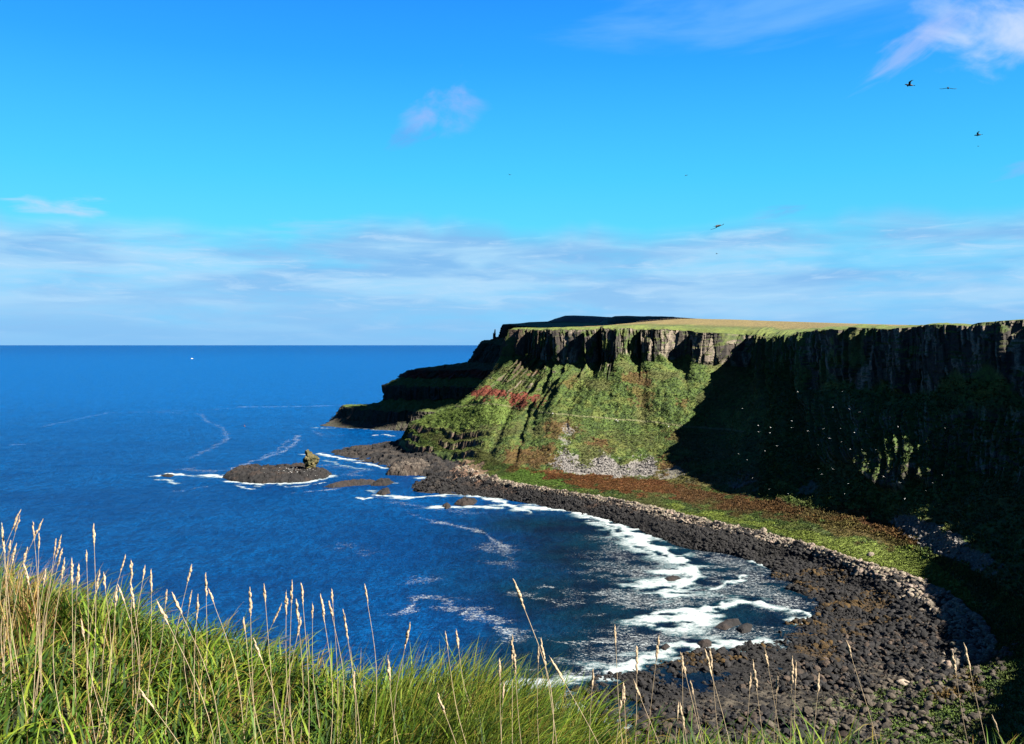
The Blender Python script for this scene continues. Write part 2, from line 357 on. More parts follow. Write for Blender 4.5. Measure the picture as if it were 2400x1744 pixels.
# tufts of grass and bushes on slope and flat
tuft = fbm(X / 2.4, Y / 2.4, Z / 2.4, o=3, seed=61, g_=0.65) - 0.5
big = fbm(X / 9, Y / 9, Z / 9, o=2, seed=65) - 0.5
d += env(4.9, 5.2, 7.0, 7.1) * (tuft * 1.3 + big * 4.2)
X += outw[:, 0][:, None] * d; Y += outw[:, 1][:, None] * d
Z += env(3.2, 3.6, 5.0, 5.6) * (tuft * 1.0 + big * 1.2) + env(5.0, 5.4, 7.0, 7.1) * (tuft * 1.0 + big * 1.4)
Z += env(8.1, 8.6, 9.8, 10.4) * (1 - .7 * sstep(S2, 9, 11)) * (tuft * 0.5 + big * 1.2) * (1 - 0.6 * (T2 > 9.3))
# ragged lip: turf hangs and is bitten out along the cliff top
Z += env(7.6, 8.0, 9.0, 9.6) * (fbm(A2 / 7, A2 * 0, seed=81, o=3) - .5) * 2.6
rz = sstep(S2, 7.5, 9.0) * (1 - sstep(S2, 16, 17)); Z += rz * env(6.8, 7.9, 9.0, 9.7) * (fbm(A2 / 16, A2 * 0 + 2, seed=82, o=3) - .45) * 3
# shore: broken rock
stone_d, stone_r = cell(X / 1.5, Y / 1.5, seed=91); st3_d, st3_r = cell(X / 3.9, Y / 3.9, seed=95)
beach = env(1.0, 1.15, 3.2, 3.9)
platw = sstep(S2, 10.2, 11.2) * (1 - sstep(S2, 18.5, 19)) * env(0.9, 1.1, 2.0, 2.4)
bench = (1 - sstep(S2, 4.2, 4.8)) * env(0.9, 1.1, 3.0, 3.6)
Z += beach * ((1 - stone_d) * 0.7 * (stone_r) + (st3_r - .4) * 0.8 * (1 - platw * .6))
rl = fbm(X / 16, Y / 16, seed=101, o=4) - .5; rl2 = fbm(X / 5, Y / 5, seed=103, o=3) - .5
Z += platw * (rl * 2.8 + rl2 * 1.3) + bench * (rl * 5.5 + rl2 * 3.0 + (st3_r - .5) * 1.6)
# ---- what covers what
U, V = proj(X, Y, Z)
nz = fbm(X / 6, Y / 6, Z / 6, o=4, seed=111); nf = fbm(X / 1.3, Y / 1.3, Z / 1.3, o=2, seed=115)
wu = U + (nz - .5) * 70 + (nf - .5) * 44; wv = V + (vn(X / 7, Y / 7, Z / 7, seed=117) - .5) * 30 + (nf - .5) * 22
Xg = np.gradient(X, axis=0), np.gradient(X, axis=1); Yg = np.gradient(Y, axis=0), np.gradient(Y, axis=1); Zg = np.gradient(Z, axis=0), np.gradient(Z, axis=1)
nx = Yg[0] * Zg[1] - Zg[0] * Yg[1]; ny = Zg[0] * Xg[1] - Xg[0] * Zg[1]; nzv = Xg[0] * Yg[1] - Yg[0] * Xg[1]
steep = 1 - np.abs(nzv) / (np.sqrt(nx ** 2 + ny ** 2 + nzv ** 2) + 1e-9)
colr = np.zeros(X.shape + (3,)) + GRASS
colr = lerp(colr, DARKG, sstep(nf, .42, .72) * .85); colr = lerp(colr, GRASS2, sstep(nz, .5, .68)); colr = lerp(colr, np.array([.060, .058, .016]), sstep(fbm(X / 17, Y / 17, Z / 17, seed=119), .5, .64) * .6)
rock_m = zc * sstep(steep + (nz - .5) * .5, .45, .62)
rock_m = np.maximum(rock_m, lowf * sstep(steep + (nz - .5) * .6, .38, .55)); rock_m = np.maximum(rock_m, ledge_face * sstep(steep, .3, .5))
rock_m *= 1 - .85 * sstep(fbm(A2 / 5, Z / 9, seed=143, o=3), .56, .64) * zc * (S2 < 11)
rock_m = np.maximum(rock_m, kn * sstep(steep + (nz - .5) * .4, .62, .75) * .9)
rc = lerp(np.zeros(X.shape + (3,)) + ROCKB * 1.25, PALE * .85, sstep(c3_r * .6 + nf * .4, .44, .66)); rc = lerp(rc, BASALT, sstep(col_r, .55, .8) * .8)
rc = lerp(rc, BROWNR, nose * .7)
rock_m = np.maximum(rock_m, env(7.9, 8.05, 9.3, 9.6) * sstep(steep, .5, .65) * sstep(S2, 4, 5))
colr = lerp(colr, rc, rock_m)
# tan field and green turf on the plateau
plat = sstep(T2, 9.05, 9.5); colr = lerp(colr, TAN * .9, plat * sstep(T2, 9.15, 9.4) * (S2 > 3.8)); colr = lerp(colr, GRASS2 * 1.1, env(8.0, 8.2, 9.0, 9.3) * .8 * (1 - sstep(steep, .4, .6)))
def patch(poly, c, k=1.0, zlo=-9, zhi=200, tlo=0, thi=9.5):
    global colr
    m = inpoly(wu, wv, poly) & (T2 > tlo) & (T2 < thi) & (Z > zlo) & (Z < zhi)
    colr = lerp(colr, c * (0.75 + .5 * nf)[..., None], m * k)
# bracken and rust-coloured patches
patch([(1190,1100),(1330,1108),(1540,1122),(1700,1160),(1900,1195),(1860,1210),(1700,1185),(1560,1160),(1420,1150),(1320,1130)], RUST * np.array([1.15, 1.3, 1.0]), .80, tlo=3.2)
patch([(1560,1130),(1760,1172),(2000,1200),(2100,1225),(1980,1228),(1750,1205),(1600,1175)], RUST2, .75, tlo=3.2)
for p, k in [([(1180,1055),(1300,1040),(1320,1090),(1180,1100)], .8), ([(1285,985),(1345,985),(1350,1020),(1290,1030)], .7), ([(1380,1020),(1430,1025),(1420,1050),(1385,1045)], .8),
             ([(1450,868),(1520,872),(1530,905),(1470,900)], .75), ([(1485,915),(1525,920),(1520,960),(1490,960)], .6), ([(1590,930),(1620,935),(1612,955),(1590,950)], .7),
             ([(1340,885),(1370,890),(1350,912),(1320,905)], .6), ([(1550,1070),(1630,1080),(1600,1105),(1545,1105)], .8), ([(1740,1105),(1790,1110),(1760,1150),(1710,1140)], .7),
             ([(2000,1205),(2090,1210),(2140,1260),(2150,1290),(2060,1250)], .8), ([(1560,1010),(1600,1015),(1590,1040),(1560,1035)], .6), ([(1240,860),(1262,862),(1255,885),(1238,880)], .7),
             ([(1520,1100),(1620,1100),(1700,1130),(1640,1145),(1540,1120)], .45), ([(1395,1010),(1540,1010),(1540,1060),(1395,1060)], .18)]:
    patch(p, RUST * .9, k * .7, tlo=3.2)
patch([(2150,1540),(2260,1560),(2300,1620),(2200,1660),(2140,1600)], RUST2 * 1.3, .85, zlo=1.5)
patch([(1900,1215),(2100,1225),(2160,1290),(2060,1275),(1950,1250)], RUST2 * np.array([1.3,1.1,.8]), .55, tlo=3.2)
# grass strip, brighter
patch([(1500,1185),(1700,1200),(1950,1260),(2150,1290),(2290,1400),(2310,1470),(2200,1370),(1950,1300),(1800,1245),(1600,1210)], GRASS2 * np.array([1.45,1.5,1.1]), .85, tlo=3.0)
patch([(1170,1105),(1270,1110),(1330,1140),(1420,1165),(1300,1140),(1170,1130)], GRASS * np.array([1.3,1.5,1.2]), .9, tlo=3.0)
patch([(950,960),(1090,938),(1200,950),(1200,1000),(1080,1010),(960,995)], GRASS2 * np.array([.95,1.15,.9]), .7, tlo=4.2)
# scree fans
patch([(1325,1048),(1350,1085),(1375,1092),(1420,1062),(1450,1092),(1490,1085),(1530,1068),(1540,1112),(1440,1115),(1370,1108),(1290,1100)], SCREE, .97, tlo=4.4)
patch([(1320,992),(1338,998),(1330,1040),(1318,1030)], SCREE, .7, tlo=4.4)
patch([(1560,1105),(1620,1100),(1600,1125),(1555,1125)], SCREE * .8, .7, tlo=4.4); patch([(1700,1130),(1760,1115),(1770,1140),(1720,1145)], SCREE * .6, .6, tlo=4.4)
patch([(2085,1215),(2130,1205),(2230,1250),(2340,1320),(2300,1340),(2180,1290),(2110,1250)], SCREE * .55, .85, tlo=3.8)
patch([(1880,1140),(1910,1120),(1915,1160),(1880,1170)], SCREE * .6, .6, tlo=4.4)
# red band of weathered basalt over the path
patch([(1095,940),(1110,925),(1125,903),(1165,915),(1185,926),(1180,940),(1140,936)], RED, .95, tlo=5.3, thi=7.2)
patch([(1205,925),(1240,922),(1265,928),(1252,952),(1225,952),(1205,945)], RED, .95, tlo=5.3, thi=7.2)
# path: a thin trodden line along the mid slope
pathm = (np.abs(T2 - 6.0 - .05) < .011) & (S2 > 1.6) & (S2 < 8.6)
colr = lerp(colr, np.array([.12, .12, .06]), pathm * .8)
# beach: black stones by the water, pale ones on the crest, bench and platform
dark = (.6 + .8 * stone_r)[..., None] * BASALT
bm_ = env(0.0, .5, 3.0, 3.35); colr = lerp(colr, dark, np.clip(bm_ * 1.0, 0, 1))
crest = env(2.35, 2.9, 3.25, 3.6) * sstep(S2, 3.3, 4.0) * (1 - sstep(S2, 14.6, 15.3)); pale_c = PALE * (.35 + 1.0 * stone_r)[..., None]
colr = lerp(colr, pale_c, crest * sstep(nf + (nz - .5), .25, .5) * .85)
colr = lerp(colr, BROWNR * 1.3, env(1.6, 2.2, 3.0, 3.3) * (S2 > 3.6) * (S2 < 7) * sstep(nz, .4, .6) * .7)
colr = lerp(colr, WEED, platw * sstep(fbm(X / 9, Y / 5, seed=131), .54, .66) * sstep(S2, 10, 11) * sstep(Y, 228, 250) * .7)
colr = lerp(colr, np.array([.062, .052, .040]), sstep(S2, 13.6, 15) * (1 - sstep(S2, 18, 18.6)) * env(1.45, 1.8, 3.0, 3.4) * sstep(stone_r * .5 + nf * .5, .35, .6) * .9)
colr = lerp(colr, GRASS * 1.3, sstep(fbm(X / 7, Y / 7, seed=133), .52, .62) * sstep(S2, 14.8, 15.5) * sstep(T2, 1.9, 2.6) * (1 - sstep(S2, 18, 18.6)) * .85)
colr = lerp(colr, ROCKB * .8, bench * sstep(nz, .42, .62) * .8)
patch([(1085,1080),(1130,1085),(1150,1120),(1110,1130),(1060,1118)], PALE * np.array([.7,.5,.42]), .8, tlo=1.0, thi=5)
colr *= (0.82 + .36 * vn(X / .9, Y / .9, Z / .9, seed=141))[..., None]
BAY = (X, Y, Z)
o = mesh_np('headland', np.stack([X, Y, Z], -1), grid_faces(NS, NT), M_land, {'tint': colr.reshape(-1, 3)})
tag(o, 'green and black basalt cliffs curving round the bay above a grassy flat', 'headland', kind='structure')
Wl = Bs[:, 5]                   # near the waterline

# ------------------------------------------------------------------ the far headland, in cloud shadow
def hs(Ws, lst): return [Ws] + [py(*p) for p in lst]
FH = [
 hs((-150,1060,-1), [(790,975,1060),(798,968,1055),(810,950,1050),(890,945,1050),(905,930,1050),(910,902,1050),(945,884,1050),(965,868,1050),(1100,852,1060),(1135,805,1060),(1176,792,1060),(1190,762,1060),(1300,754,1100)]),
 hs(pz(733,1001,-1), [(770,987,938),(797,979,943),(802,955,946),(889,952,952),(905,934,956),(906,902,958),(943,883,962),(982,866,964),(1102,849,985),(1128,802,995),(1173,790,1000),(1181,760,1003),(1300,753,1060)]),
 hs(pz(800,1006,-1), [(815,993,915),(820,984,920),(824,957,923),(893,953,938),(915,936,944),(917,903,946),(955,884,955),(990,867,957),(1104,850,978),(1132,802,988),(1176,790,993),(1184,760,997),(1310,753,1055)]),
 hs(pz(880,1010,-1), [(885,997,890),(888,988,895),(890,962,897),(905,956,912),(940,937,925),(942,906,927),(975,886,940),(1010,868,942),(1108,850,965),(1138,803,980),(1182,790,985),(1195,761,989),(1320,754,1050)]),
 hs(pz(980,1014,-1), [(985,1000,870),(988,990,874),(990,966,876),(1000,956,892),(1020,937,905),(1022,907,907),(1045,886,922),(1075,868,924),(1118,851,950),(1146,806,968),(1192,791,972),(1208,763,977),(1340,755,1040)]),
 hs(pz(1120,1018,-1), [(1122,1000,850),(1125,990,853),(1126,966,855),(1130,956,870),(1140,937,882),(1142,908,884),(1155,886,900),(1165,868,902),(1180,851,925),(1200,808,940),(1225,792,945),(1240,766,950),(1360,757,1020)]),
 hs(pz(1300,1018,-1), [(1300,1000,845),(1302,990,848),(1303,966,850),(1305,956,865),(1310,937,877),(1312,908,879),(1320,886,895),(1330,868,897),(1340,851,915),(1350,808,930),(1360,792,935),(1375,768,940),(1450,760,1010)]),
]
Bf, sf, tf = strip([[(s[0][0] - 12, s[0][1] - 25, -8)] + s for s in FH], [50, 110, 130, 140, 130, 60], [4, 14, 10, 26, 16, 14, 30, 26, 20, 40, 50, 14, 34, 12], 12)
Xf, Yf, Zf = Bf[..., 0].copy(), Bf[..., 1].copy(), Bf[..., 2].copy()
Sf = np.repeat(sf[:, None], len(tf), 1); Tf = np.repeat(tf[None], len(sf), 0)
mf = smooth1(Bf[:, np.searchsorted(tf, 5)], 20); tn = np.gradient(mf[:, :2], axis=0); tn /= np.linalg.norm(tn, axis=1)[:, None] + 1e-9
ar = np.concatenate([[0], np.cumsum(np.linalg.norm(np.diff(mf[:, :2], axis=0), axis=1))]); Af = np.repeat(ar[:, None], len(tf), 1)
_, rr = cell(Af / 3.2, Zf / 30, seed=204); _, rr2 = cell(Af / 1.3, Zf / 8, seed=205)
def ef(a, b): return sstep(Tf, a - .05, a + .05) * (1 - sstep(Tf, b - .05, b + .05))
cf = ef(3, 4) + ef(6, 7) + ef(8, 9) + ef(12, 13) + .7 * ef(10, 11)
df = cf * ((rr - .5) * 4.2 + (rr2 - .5) * 1.4 + (fbm(Af / 15, Zf / 50, seed=207, o=2) - .5) * 9) + (fbm(Xf / 9, Yf / 9, Zf / 9, o=4, seed=209, g_=.6) - .5) * 11
Xf += tn[:, 1][:, None] * df; Yf += -tn[:, 0][:, None] * df
Zf += (fbm(Xf / 8, Yf / 8, seed=211, o=4, g_=.6) - .5) * 6.5 * sstep(Tf, 1.5, 2.5) * (1 - .85 * sstep(Tf, 12.6, 13))
cfar = np.zeros(Xf.shape + (3,)) + GRASS * .9; nn = fbm(Xf / 6, Yf / 6, Zf / 6, seed=213, o=3)
cfar = lerp(cfar, GRASS2, sstep(nn, .5, .7) * .6); cfar = lerp(cfar, ROCKB * .9, np.clip(cf + ef(0, 3), 0, 1) * (.75 + .25 * rr)); cfar = lerp(cfar, RED * 1.3, ef(8, 9) * sstep(nn, .3, .5))
cfar = lerp(cfar, ROCKB, ef(9, 12) * .5)
o = mesh_np('headland', np.stack([Xf, Yf, Zf], -1), grid_faces(len(sf), len(tf)), M_land, {'tint': cfar.reshape(-1, 3)})
tag(o, 'dark stepped headland in cloud shade reaching into the sea behind the green one', 'headland', kind='structure')

# ------------------------------------------------------------------ dark hills behind the rim
def ridge(top, label, Y0, dep, c, seed):
    us = np.arange(top[0][0], top[-1][0] + .1, 1.5); vs = np.interp(us, [p[0] for p in top], [p[1] for p in top])
    k = np.array([py(u, v, Y0) for u, v in zip(us, vs)])
    ys = np.linspace(-dep, dep * 1.4, 60)
    Xr = np.repeat(k[:, 0][:, None], 60, 1) * (1 + ys[None] / Y0 * .3); Yr = Y0 + np.repeat(ys[None], len(us), 0)
    f = np.where(ys < 0, 1 - (ys / dep) ** 2, 1 - .35 * (ys / dep / 1.4) ** 2)
    Zr = 60 + (k[:, 2][:, None] - 60) * f[None] + (fbm(Xr / 14, Yr / 14, seed=seed, o=3) - .5) * 2.2 * (np.abs(ys)[None] > 12)
    t2 = (c * (.75 + .5 * fbm(Xr / 8, Yr / 30, seed=seed + 3)[..., None]))
    o = mesh_np('hill', np.stack([Xr, Yr, Zr], -1), grid_faces(len(us), 60), M_land, {'tint': t2.reshape(-1, 3)})
    return tag(o, label, 'hill', kind='structure')
ridge([(1235,775),(1260,760),(1285,753),(1305,746),(1324,740),(1345,739.5),(1390,741),(1434,744),(1470,748),(1700,775)], 'grey brown hill, the higher one behind the sunlit cliff top', 1350, 220, np.array([.055, .040, .040]), 300)
ridge([(1385,768),(1410,755),(1425,746),(1441,741),(1470,740.3),(1500,741.5),(1560,742),(1603,745),(1700,752),(1850,775)], 'nearly black hill between the grey brown hill and the tan field', 1150, 160, DARKG * .8, 310)
ridge([(1205,790),(1212,775),(1222,757.5),(1240,755),(1296,753),(1340,753),(1400,756),(1480,765)], 'dark flat shoulder of land behind the corner of the cliff', 1040, 60, DARKG * .8, 320)

# ------------------------------------------------------------------ sea
def axis(lo, hi, step, far_lo, far_hi):
    core = np.arange(lo, hi, step); r, d_, x = [], step, hi
    while x < far_hi: r.append(x); d_ *= 1.13; x += d_
    r.append(far_hi); l, d_, x = [], step, lo
    while x > far_lo: d_ *= 1.13; x -= d_; l.append(max(x, far_lo))
    return np.array(l[::-1] + list(core) + r)
xs = axis(-330, 150, 0.95, -34000, 34000); xs = np.concatenate([xs[xs < -560], np.arange(-556, -331, 2.2), xs[xs >= -330]])
ys = axis(150, 700, 1.0, -9000, 34000); ys = np.concatenate([ys[ys < 700], np.arange(700, 1260, 2.2), ys[ys > 1262]])
Xs, Ys = np.meshgrid(xs, ys, indexing='ij')
dense = (Xs > -560) & (Xs < 150) & (Ys > 150) & (Ys < 1260)
Xd, Yd = Xs[dense], Ys[dense]
foam = np.zeros(Xd.shape); lace = np.zeros(Xd.shape)
wx1 = (fbm(Xd / 13, Yd / 9, seed=431, o=4) - .5); wy1 = (fbm(Xd / 13, Yd / 9, seed=432, o=4) - .5)
wx2 = (fbm(Xd / 3.4, Yd / 2.6, seed=433, o=3) - .5); wy2 = (fbm(Xd / 3.4, Yd / 2.6, seed=434, o=3) - .5)
wn = fbm(Xd / 7, Yd / 4, seed=435, o=4)
def stroke(pts, wid, k, arr, warp=1.0):
    P = np.array([pz(u, v, 0)[:2] for u, v in pts])
    lo = P.min(0) - wid * 4 - 8; hi = P.max(0) + wid * 4 + 8
    idx = np.where((Xd > lo[0]) & (Xd < hi[0]) & (Yd > lo[1]) & (Yd < hi[1]))[0]
    am = warp * min(14, 5 + wid * 1.2)
    x = Xd[idx] + wx1[idx] * am + wx2[idx] * 4 * warp; y = Yd[idx] + wy1[idx] * am + wy2[idx] * 4 * warp; best = np.full(len(idx), 1e9)
    for a, b in zip(P[:-1], P[1:]):
        ab = b - a; L = (ab ** 2).sum() + 1e-9; t = np.clip(((x - a[0]) * ab[0] + (y - a[1]) * ab[1]) / L, 0, 1)
        best = np.minimum(best, np.hypot(x - a[0] - t * ab[0], y - a[1] - t * ab[1]))
    wv_ = wid * (.35 + 1.5 * sstep(wn[idx], .3, .72))
    arr[idx] = np.maximum(arr[idx], k * np.exp(-(best / wv_) ** 2 * .8))
def area(poly, k, arr, soft=6):
    P = [pz(u, v, 0)[:2] for u, v in poly]; jx = (fbm(Xd / 9, Yd / 9, seed=401) - .5) * soft * 2; jy = (fbm(Xd / 9, Yd / 9, seed=402) - .5) * soft * 2
    m = inpoly(Xd + jx, Yd + jy, P); arr[m] = np.maximum(arr[m], k)
# breakers: dense white water
SB = [
 ([(1245,1190),(1330,1196),(1400,1212),(1450,1232),(1500,1262),(1560,1300),(1590,1322)], 5.0, 1.0),
 ([(1400,1225),(1450,1255),(1500,1290),(1570,1320)], 4.0, .75),
 ([(1560,1345),(1620,1335),(1632,1350),(1600,1375)], 3.0, 1.0), ([(1500,1375),(1560,1368),(1620,1385),(1560,1395)], 4.5, .9),
 ([(1530,1440),(1600,1430),(1650,1440),(1700,1420),(1735,1414)], 2.2, 1.0), ([(1510,1450),(1560,1455),(1640,1450)], 5.0, 1.0), ([(1540,1475),(1620,1475)], 3.5, .8),
 ([(1780,1415),(1850,1430),(1905,1440),(1912,1455),(1860,1455)], 2.2, .95), ([(1765,1320),(1810,1328),(1845,1330)], 1.4, 1.0), ([(1680,1385),(1700,1370),(1735,1365),(1745,1352)], 1.1, .95),
 ([(1300,1606),(1400,1582),(1480,1560),(1560,1530),(1600,1515),(1700,1512),(1810,1508)], 3.4, .9), ([(1400,1572),(1480,1562),(1520,1545)], 4.0, 1.0),
 ([(1150,1610),(1240,1600),(1330,1608)], 3.5, .8), ([(1280,1655),(1400,1680),(1440,1720)], 4.0, .75),
 ([(880,1160),(960,1168),(1060,1160),(1120,1165),(1150,1172),(1200,1190),(1250,1202)], 2.6, .95), ([(1020,1190),(1060,1192),(1130,1188),(1170,1190)], 2.4, .9), ([(1120,1160),(1160,1172),(1180,1185)], 3.5, .9),
 ([(540,1130),(600,1137),(680,1135),(740,1128),(770,1115)], 3.0, 1.0), ([(480,1115),(515,1118)], 4.0, .95), ([(450,1117),(500,1120)], 3.5, .55), ([(370,1117),(410,1112),(440,1114)], 3.0, .95), ([(368,1126),(400,1125),(412,1135)], 2.4, .7),
 ([(745,1064),(800,1076),(840,1080)], 2.6, 1.0), ([(840,1085),(900,1098)], 2.2, .9), ([(700,1066),(720,1066)], 2.0, .7), ([(980,1122),(1020,1117),(1035,1108)], 2.0, .8), ([(765,1080),(830,1098),(860,1102)], 1.8, .6),
 ([(880,1132),(925,1134)], 2.2, .7), ([(832,1168),(850,1171),(870,1168)], 1.6, 1.0), ([(870,1150),(890,1160),(920,1162)], 2.5, .7),
 ([(668,1143),(700,1142),(760,1131)], 1.2, .8), ([(550,1139),(565,1145),(590,1146)], 1.2, .9), ([(735,1003),(800,1004),(870,1006),(920,1010)], 2.5, .7), ([(878,1021),(900,1019),(918,1022)], 2.2, 1.0),
]
SB.append(([(1600,1400),(1680,1395),(1740,1400),(1790,1408)], 2.2, .5))
for p, w_, k in SB: stroke(p, w_ * 1.12, k, foam)
# lace: thin drifting foam
SL = [
 ([(1490,1225),(1440,1260),(1450,1330)], 14, .50), ([(1470,1340),(1560,1340),(1660,1345)], 16, .62), ([(1460,1400),(1560,1410),(1660,1395)], 16, .66), ([(1500,1490),(1640,1480),(1800,1500)], 12, .64), ([(1660,1300),(1760,1345),(1800,1400),(1880,1425)], 12, .60),
 ([(1320,1590),(1420,1550),(1560,1500)], 9, .62), ([(1260,1178),(1360,1200),(1440,1230)], 8, .5), ([(1700,1380),(1800,1400)], 10, .6),
 ([(1015,1222),(1080,1232),(1130,1250),(1155,1268),(1190,1290)], 2.2, .62), ([(1145,1280),(1200,1300),(1180,1320)], 5, .45), ([(955,1198),(990,1215),(1040,1228)], 1.6, .42),
 ([(930,1440),(990,1400),(1040,1408),(1090,1430),(1175,1445)], 3.4, .60), ([(1090,1425),(1140,1440),(1110,1450)], 3.0, .5), ([(970,1365),(1020,1355)], 3.0, .45), ([(1200,1390),(1260,1400),(1310,1412)], 3.0, .52), ([(1265,1375),(1285,1377)], 1.5, .7),
 ([(1180,1460),(1192,1490),(1250,1490),(1310,1507),(1400,1505),(1440,1505)], 3.0, .66), ([(1390,1488),(1440,1498),(1520,1512)], 2.2, .64), ([(1430,1515),(1500,1519),(1560,1520)], 2.0, .6),
 ([(780,1275),(830,1290),(860,1300)], 5, .32), ([(880,1160),(960,1185),(1100,1200)], 5, .4),
 ([(440,1075),(500,1050),(530,1030),(528,1005),(480,985),(470,970),(380,966),(250,968),(100,1000)], 2.6, .46), ([(540,1100),(600,1080),(660,1060),(690,1040),(700,1020)], 2.6, .58), ([(600,1080),(640,1060),(680,1030)], 2.0, .5),
 ([(560,954),(700,953),(800,950)], 3.2, .60), ([(470,962),(560,956)], 3.0, .42), ([(735,1010),(760,1022),(800,1020)], 3, .4), ([(510,960),(300,966)], 4, .35), ([(20,1043),(60,1042)], 3, .45),
 ([(480,1140),(420,1150)], 3, .4), ([(690,1155),(760,1148),(800,1143)], 1.6, .6), ([(440,1100),(500,1105)], 5, .45), ([(760,1090),(850,1100),(820,1115)], 5, .42),
]
for p, w_, k in SL: stroke(p, w_ * (.85 if w_ > 6 else 1), k * (.9 if w_ > 6 else 1), lace)
# shallow, greener water in the bay
depth = np.zeros(Xd.shape)
ux, vx = proj(Xd, Yd, np.zeros(Xd.shape))
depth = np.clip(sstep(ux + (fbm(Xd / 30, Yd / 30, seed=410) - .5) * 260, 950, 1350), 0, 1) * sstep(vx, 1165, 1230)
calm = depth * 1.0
Zs = np.zeros(Xs.shape)
zz = (fbm(Xd / 22, Yd / 11, seed=420, o=4) - .5) * .7 + foam * (fbm(Xd / 2.2, Yd / 2.2, seed=421, o=3)) * .9
edge = np.minimum.reduce([Xd + 560, 150 - Xd, Yd - 150, 1260 - Yd]); Zs[dense] = zz * np.clip(edge / 20, 0, 1)
def full(a): r = np.zeros(Xs.shape); r[dense] = a; return r.ravel()
m = bpy.data.materials.new('sea_water'); m.use_nodes = True; m.node_tree.nodes.clear(); q = N(m.node_tree)
pos = q.new('ShaderNodeNewGeometry').outputs['Position']
fo = q.new('ShaderNodeAttribute', attribute_name='foam').outputs['Fac']; la = q.new('ShaderNodeAttribute', attribute_name='lace').outputs['Fac']; de = q.new('ShaderNodeAttribute', attribute_name='shallow').outputs['Fac']
sepp = q.new('ShaderNodeSeparateXYZ'); q.put(sepp.inputs[0], pos)
wv1 = q.noise(q.vmul(pos, (1.7, .85, 1.0)), 0.13, 7, 0.74, 0.3); wv2 = q.noise(q.vmul(pos, (1.3, 1.3, 1)), 0.42, 5, 0.66, .2); big_ = q.noise(q.vmul(pos, (1.0, 2.4, 1.0)), 0.006, 5, 0.55, .4)
wv3 = q.noise(q.vmul(pos, (1.5, .6, 1)), 0.04, 6, 0.72, .2)
deep = q.mix(q.ss(big_, .35, .65), (0.0002, .027, .105), (0.0004, .040, .140))
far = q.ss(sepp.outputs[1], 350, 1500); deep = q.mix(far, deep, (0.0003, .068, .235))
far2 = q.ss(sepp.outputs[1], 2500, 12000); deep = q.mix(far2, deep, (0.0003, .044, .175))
deep = q.mix(q.ss(wv1, .40, .58, .60, 0), deep, (.0001, .008, .042))  # light and dark sides of the wavelets, painted into the water colour
deep = q.mix(q.ss(wv2, .42, .58, .60, 0), deep, (.0001, .008, .042))
deep = q.mix(q.ss(wv3, .38, .60, .28, 0), deep, (.0001, .009, .046))
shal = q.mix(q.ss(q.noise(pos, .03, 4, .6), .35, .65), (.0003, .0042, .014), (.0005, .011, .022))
shal = q.mix(q.ss(wv1, .36, .60, .6, 0), shal, (.0002, .002, .007))  # wavelet shading put into the bay water's colour as well
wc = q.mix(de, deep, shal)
wc = q.mix(q.m('MULTIPLY', q.ss(fo, .15, .8), .5), wc, (.02, .09, .105))
fn = q.noise(q.vmul(pos, (.55, 1.5, 1)), .50, 9, .80, 1.0); fn2 = q.noise(pos, 1.9, 5, .7, .5)
fmix = q.m('ADD', q.m('MULTIPLY', fn, .65), q.m('MULTIPLY', fn2, .35))
ridgeN = q.m('SUBTRACT', 1.0, q.m('MULTIPLY', q.m('ABSOLUTE', q.m('SUBTRACT', fn, .5)), 7.0))
thick = q.ss(q.m('ADD', q.m('MULTIPLY', fo, .74), q.m('MULTIPLY', q.m('SUBTRACT', fmix, .5), 1.9)), .26, .80)
fn3 = q.noise(q.vmul(pos, (.8, 1.3, 1)), 1.1, 6, .8, .8)
web = q.m('ADD', q.m('MULTIPLY', q.m('SUBTRACT', fn3, .5), 2.2), q.m('MULTIPLY', q.m('SUBTRACT', fn, .5), 1.5))
web = q.m('ADD', web, q.m('MULTIPLY', ridgeN, .12))
thin = q.m('MULTIPLY', q.ss(q.m('ADD', q.m('MULTIPLY', la, .62), web), .40, .78), q.ss(la, .05, .35, 0, .9))
fm = q.m('MAXIMUM', thick, thin, clamp=True)
wbump = q.new('ShaderNodeBump'); wbump.inputs['Strength'].default_value = .9; wbump.inputs['Distance'].default_value = 1.5
hh = q.m('ADD', q.m('MULTIPLY', wv1, 1.5), q.m('MULTIPLY', wv2, .8)); q.put(wbump.inputs['Height'], hh)
wb = q.new('ShaderNodeBsdfPrincipled'); q.put(wb.inputs['Base Color'], wc); wb.inputs['Roughness'].default_value = .38; wb.inputs['IOR'].default_value = 1.33; wb.inputs['Specular IOR Level'].default_value = .07
q.l.new(wbump.outputs[0], wb.inputs['Normal'])
fb = q.new('ShaderNodeBsdfPrincipled'); q.put(fb.inputs['Base Color'], q.mix(fmix, (.12, .16, .175), (.31, .32, .33))); fb.inputs['Roughness'].default_value = .9
ms = q.new('ShaderNodeMixShader'); q.put(ms.inputs[0], fm); q.l.new(wb.outputs[0], ms.inputs[1]); q.l.new(fb.outputs[0], ms.inputs[2])
oo = q.new('ShaderNodeOutputMaterial'); q.l.new(ms.outputs[0], oo.inputs[0]); M_sea = m
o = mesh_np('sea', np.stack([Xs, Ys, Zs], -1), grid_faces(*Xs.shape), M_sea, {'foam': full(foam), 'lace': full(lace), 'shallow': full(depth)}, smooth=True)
tag(o, 'deep blue open sea with white surf along the black rocks', 'sea', kind='structure')
#@@REST

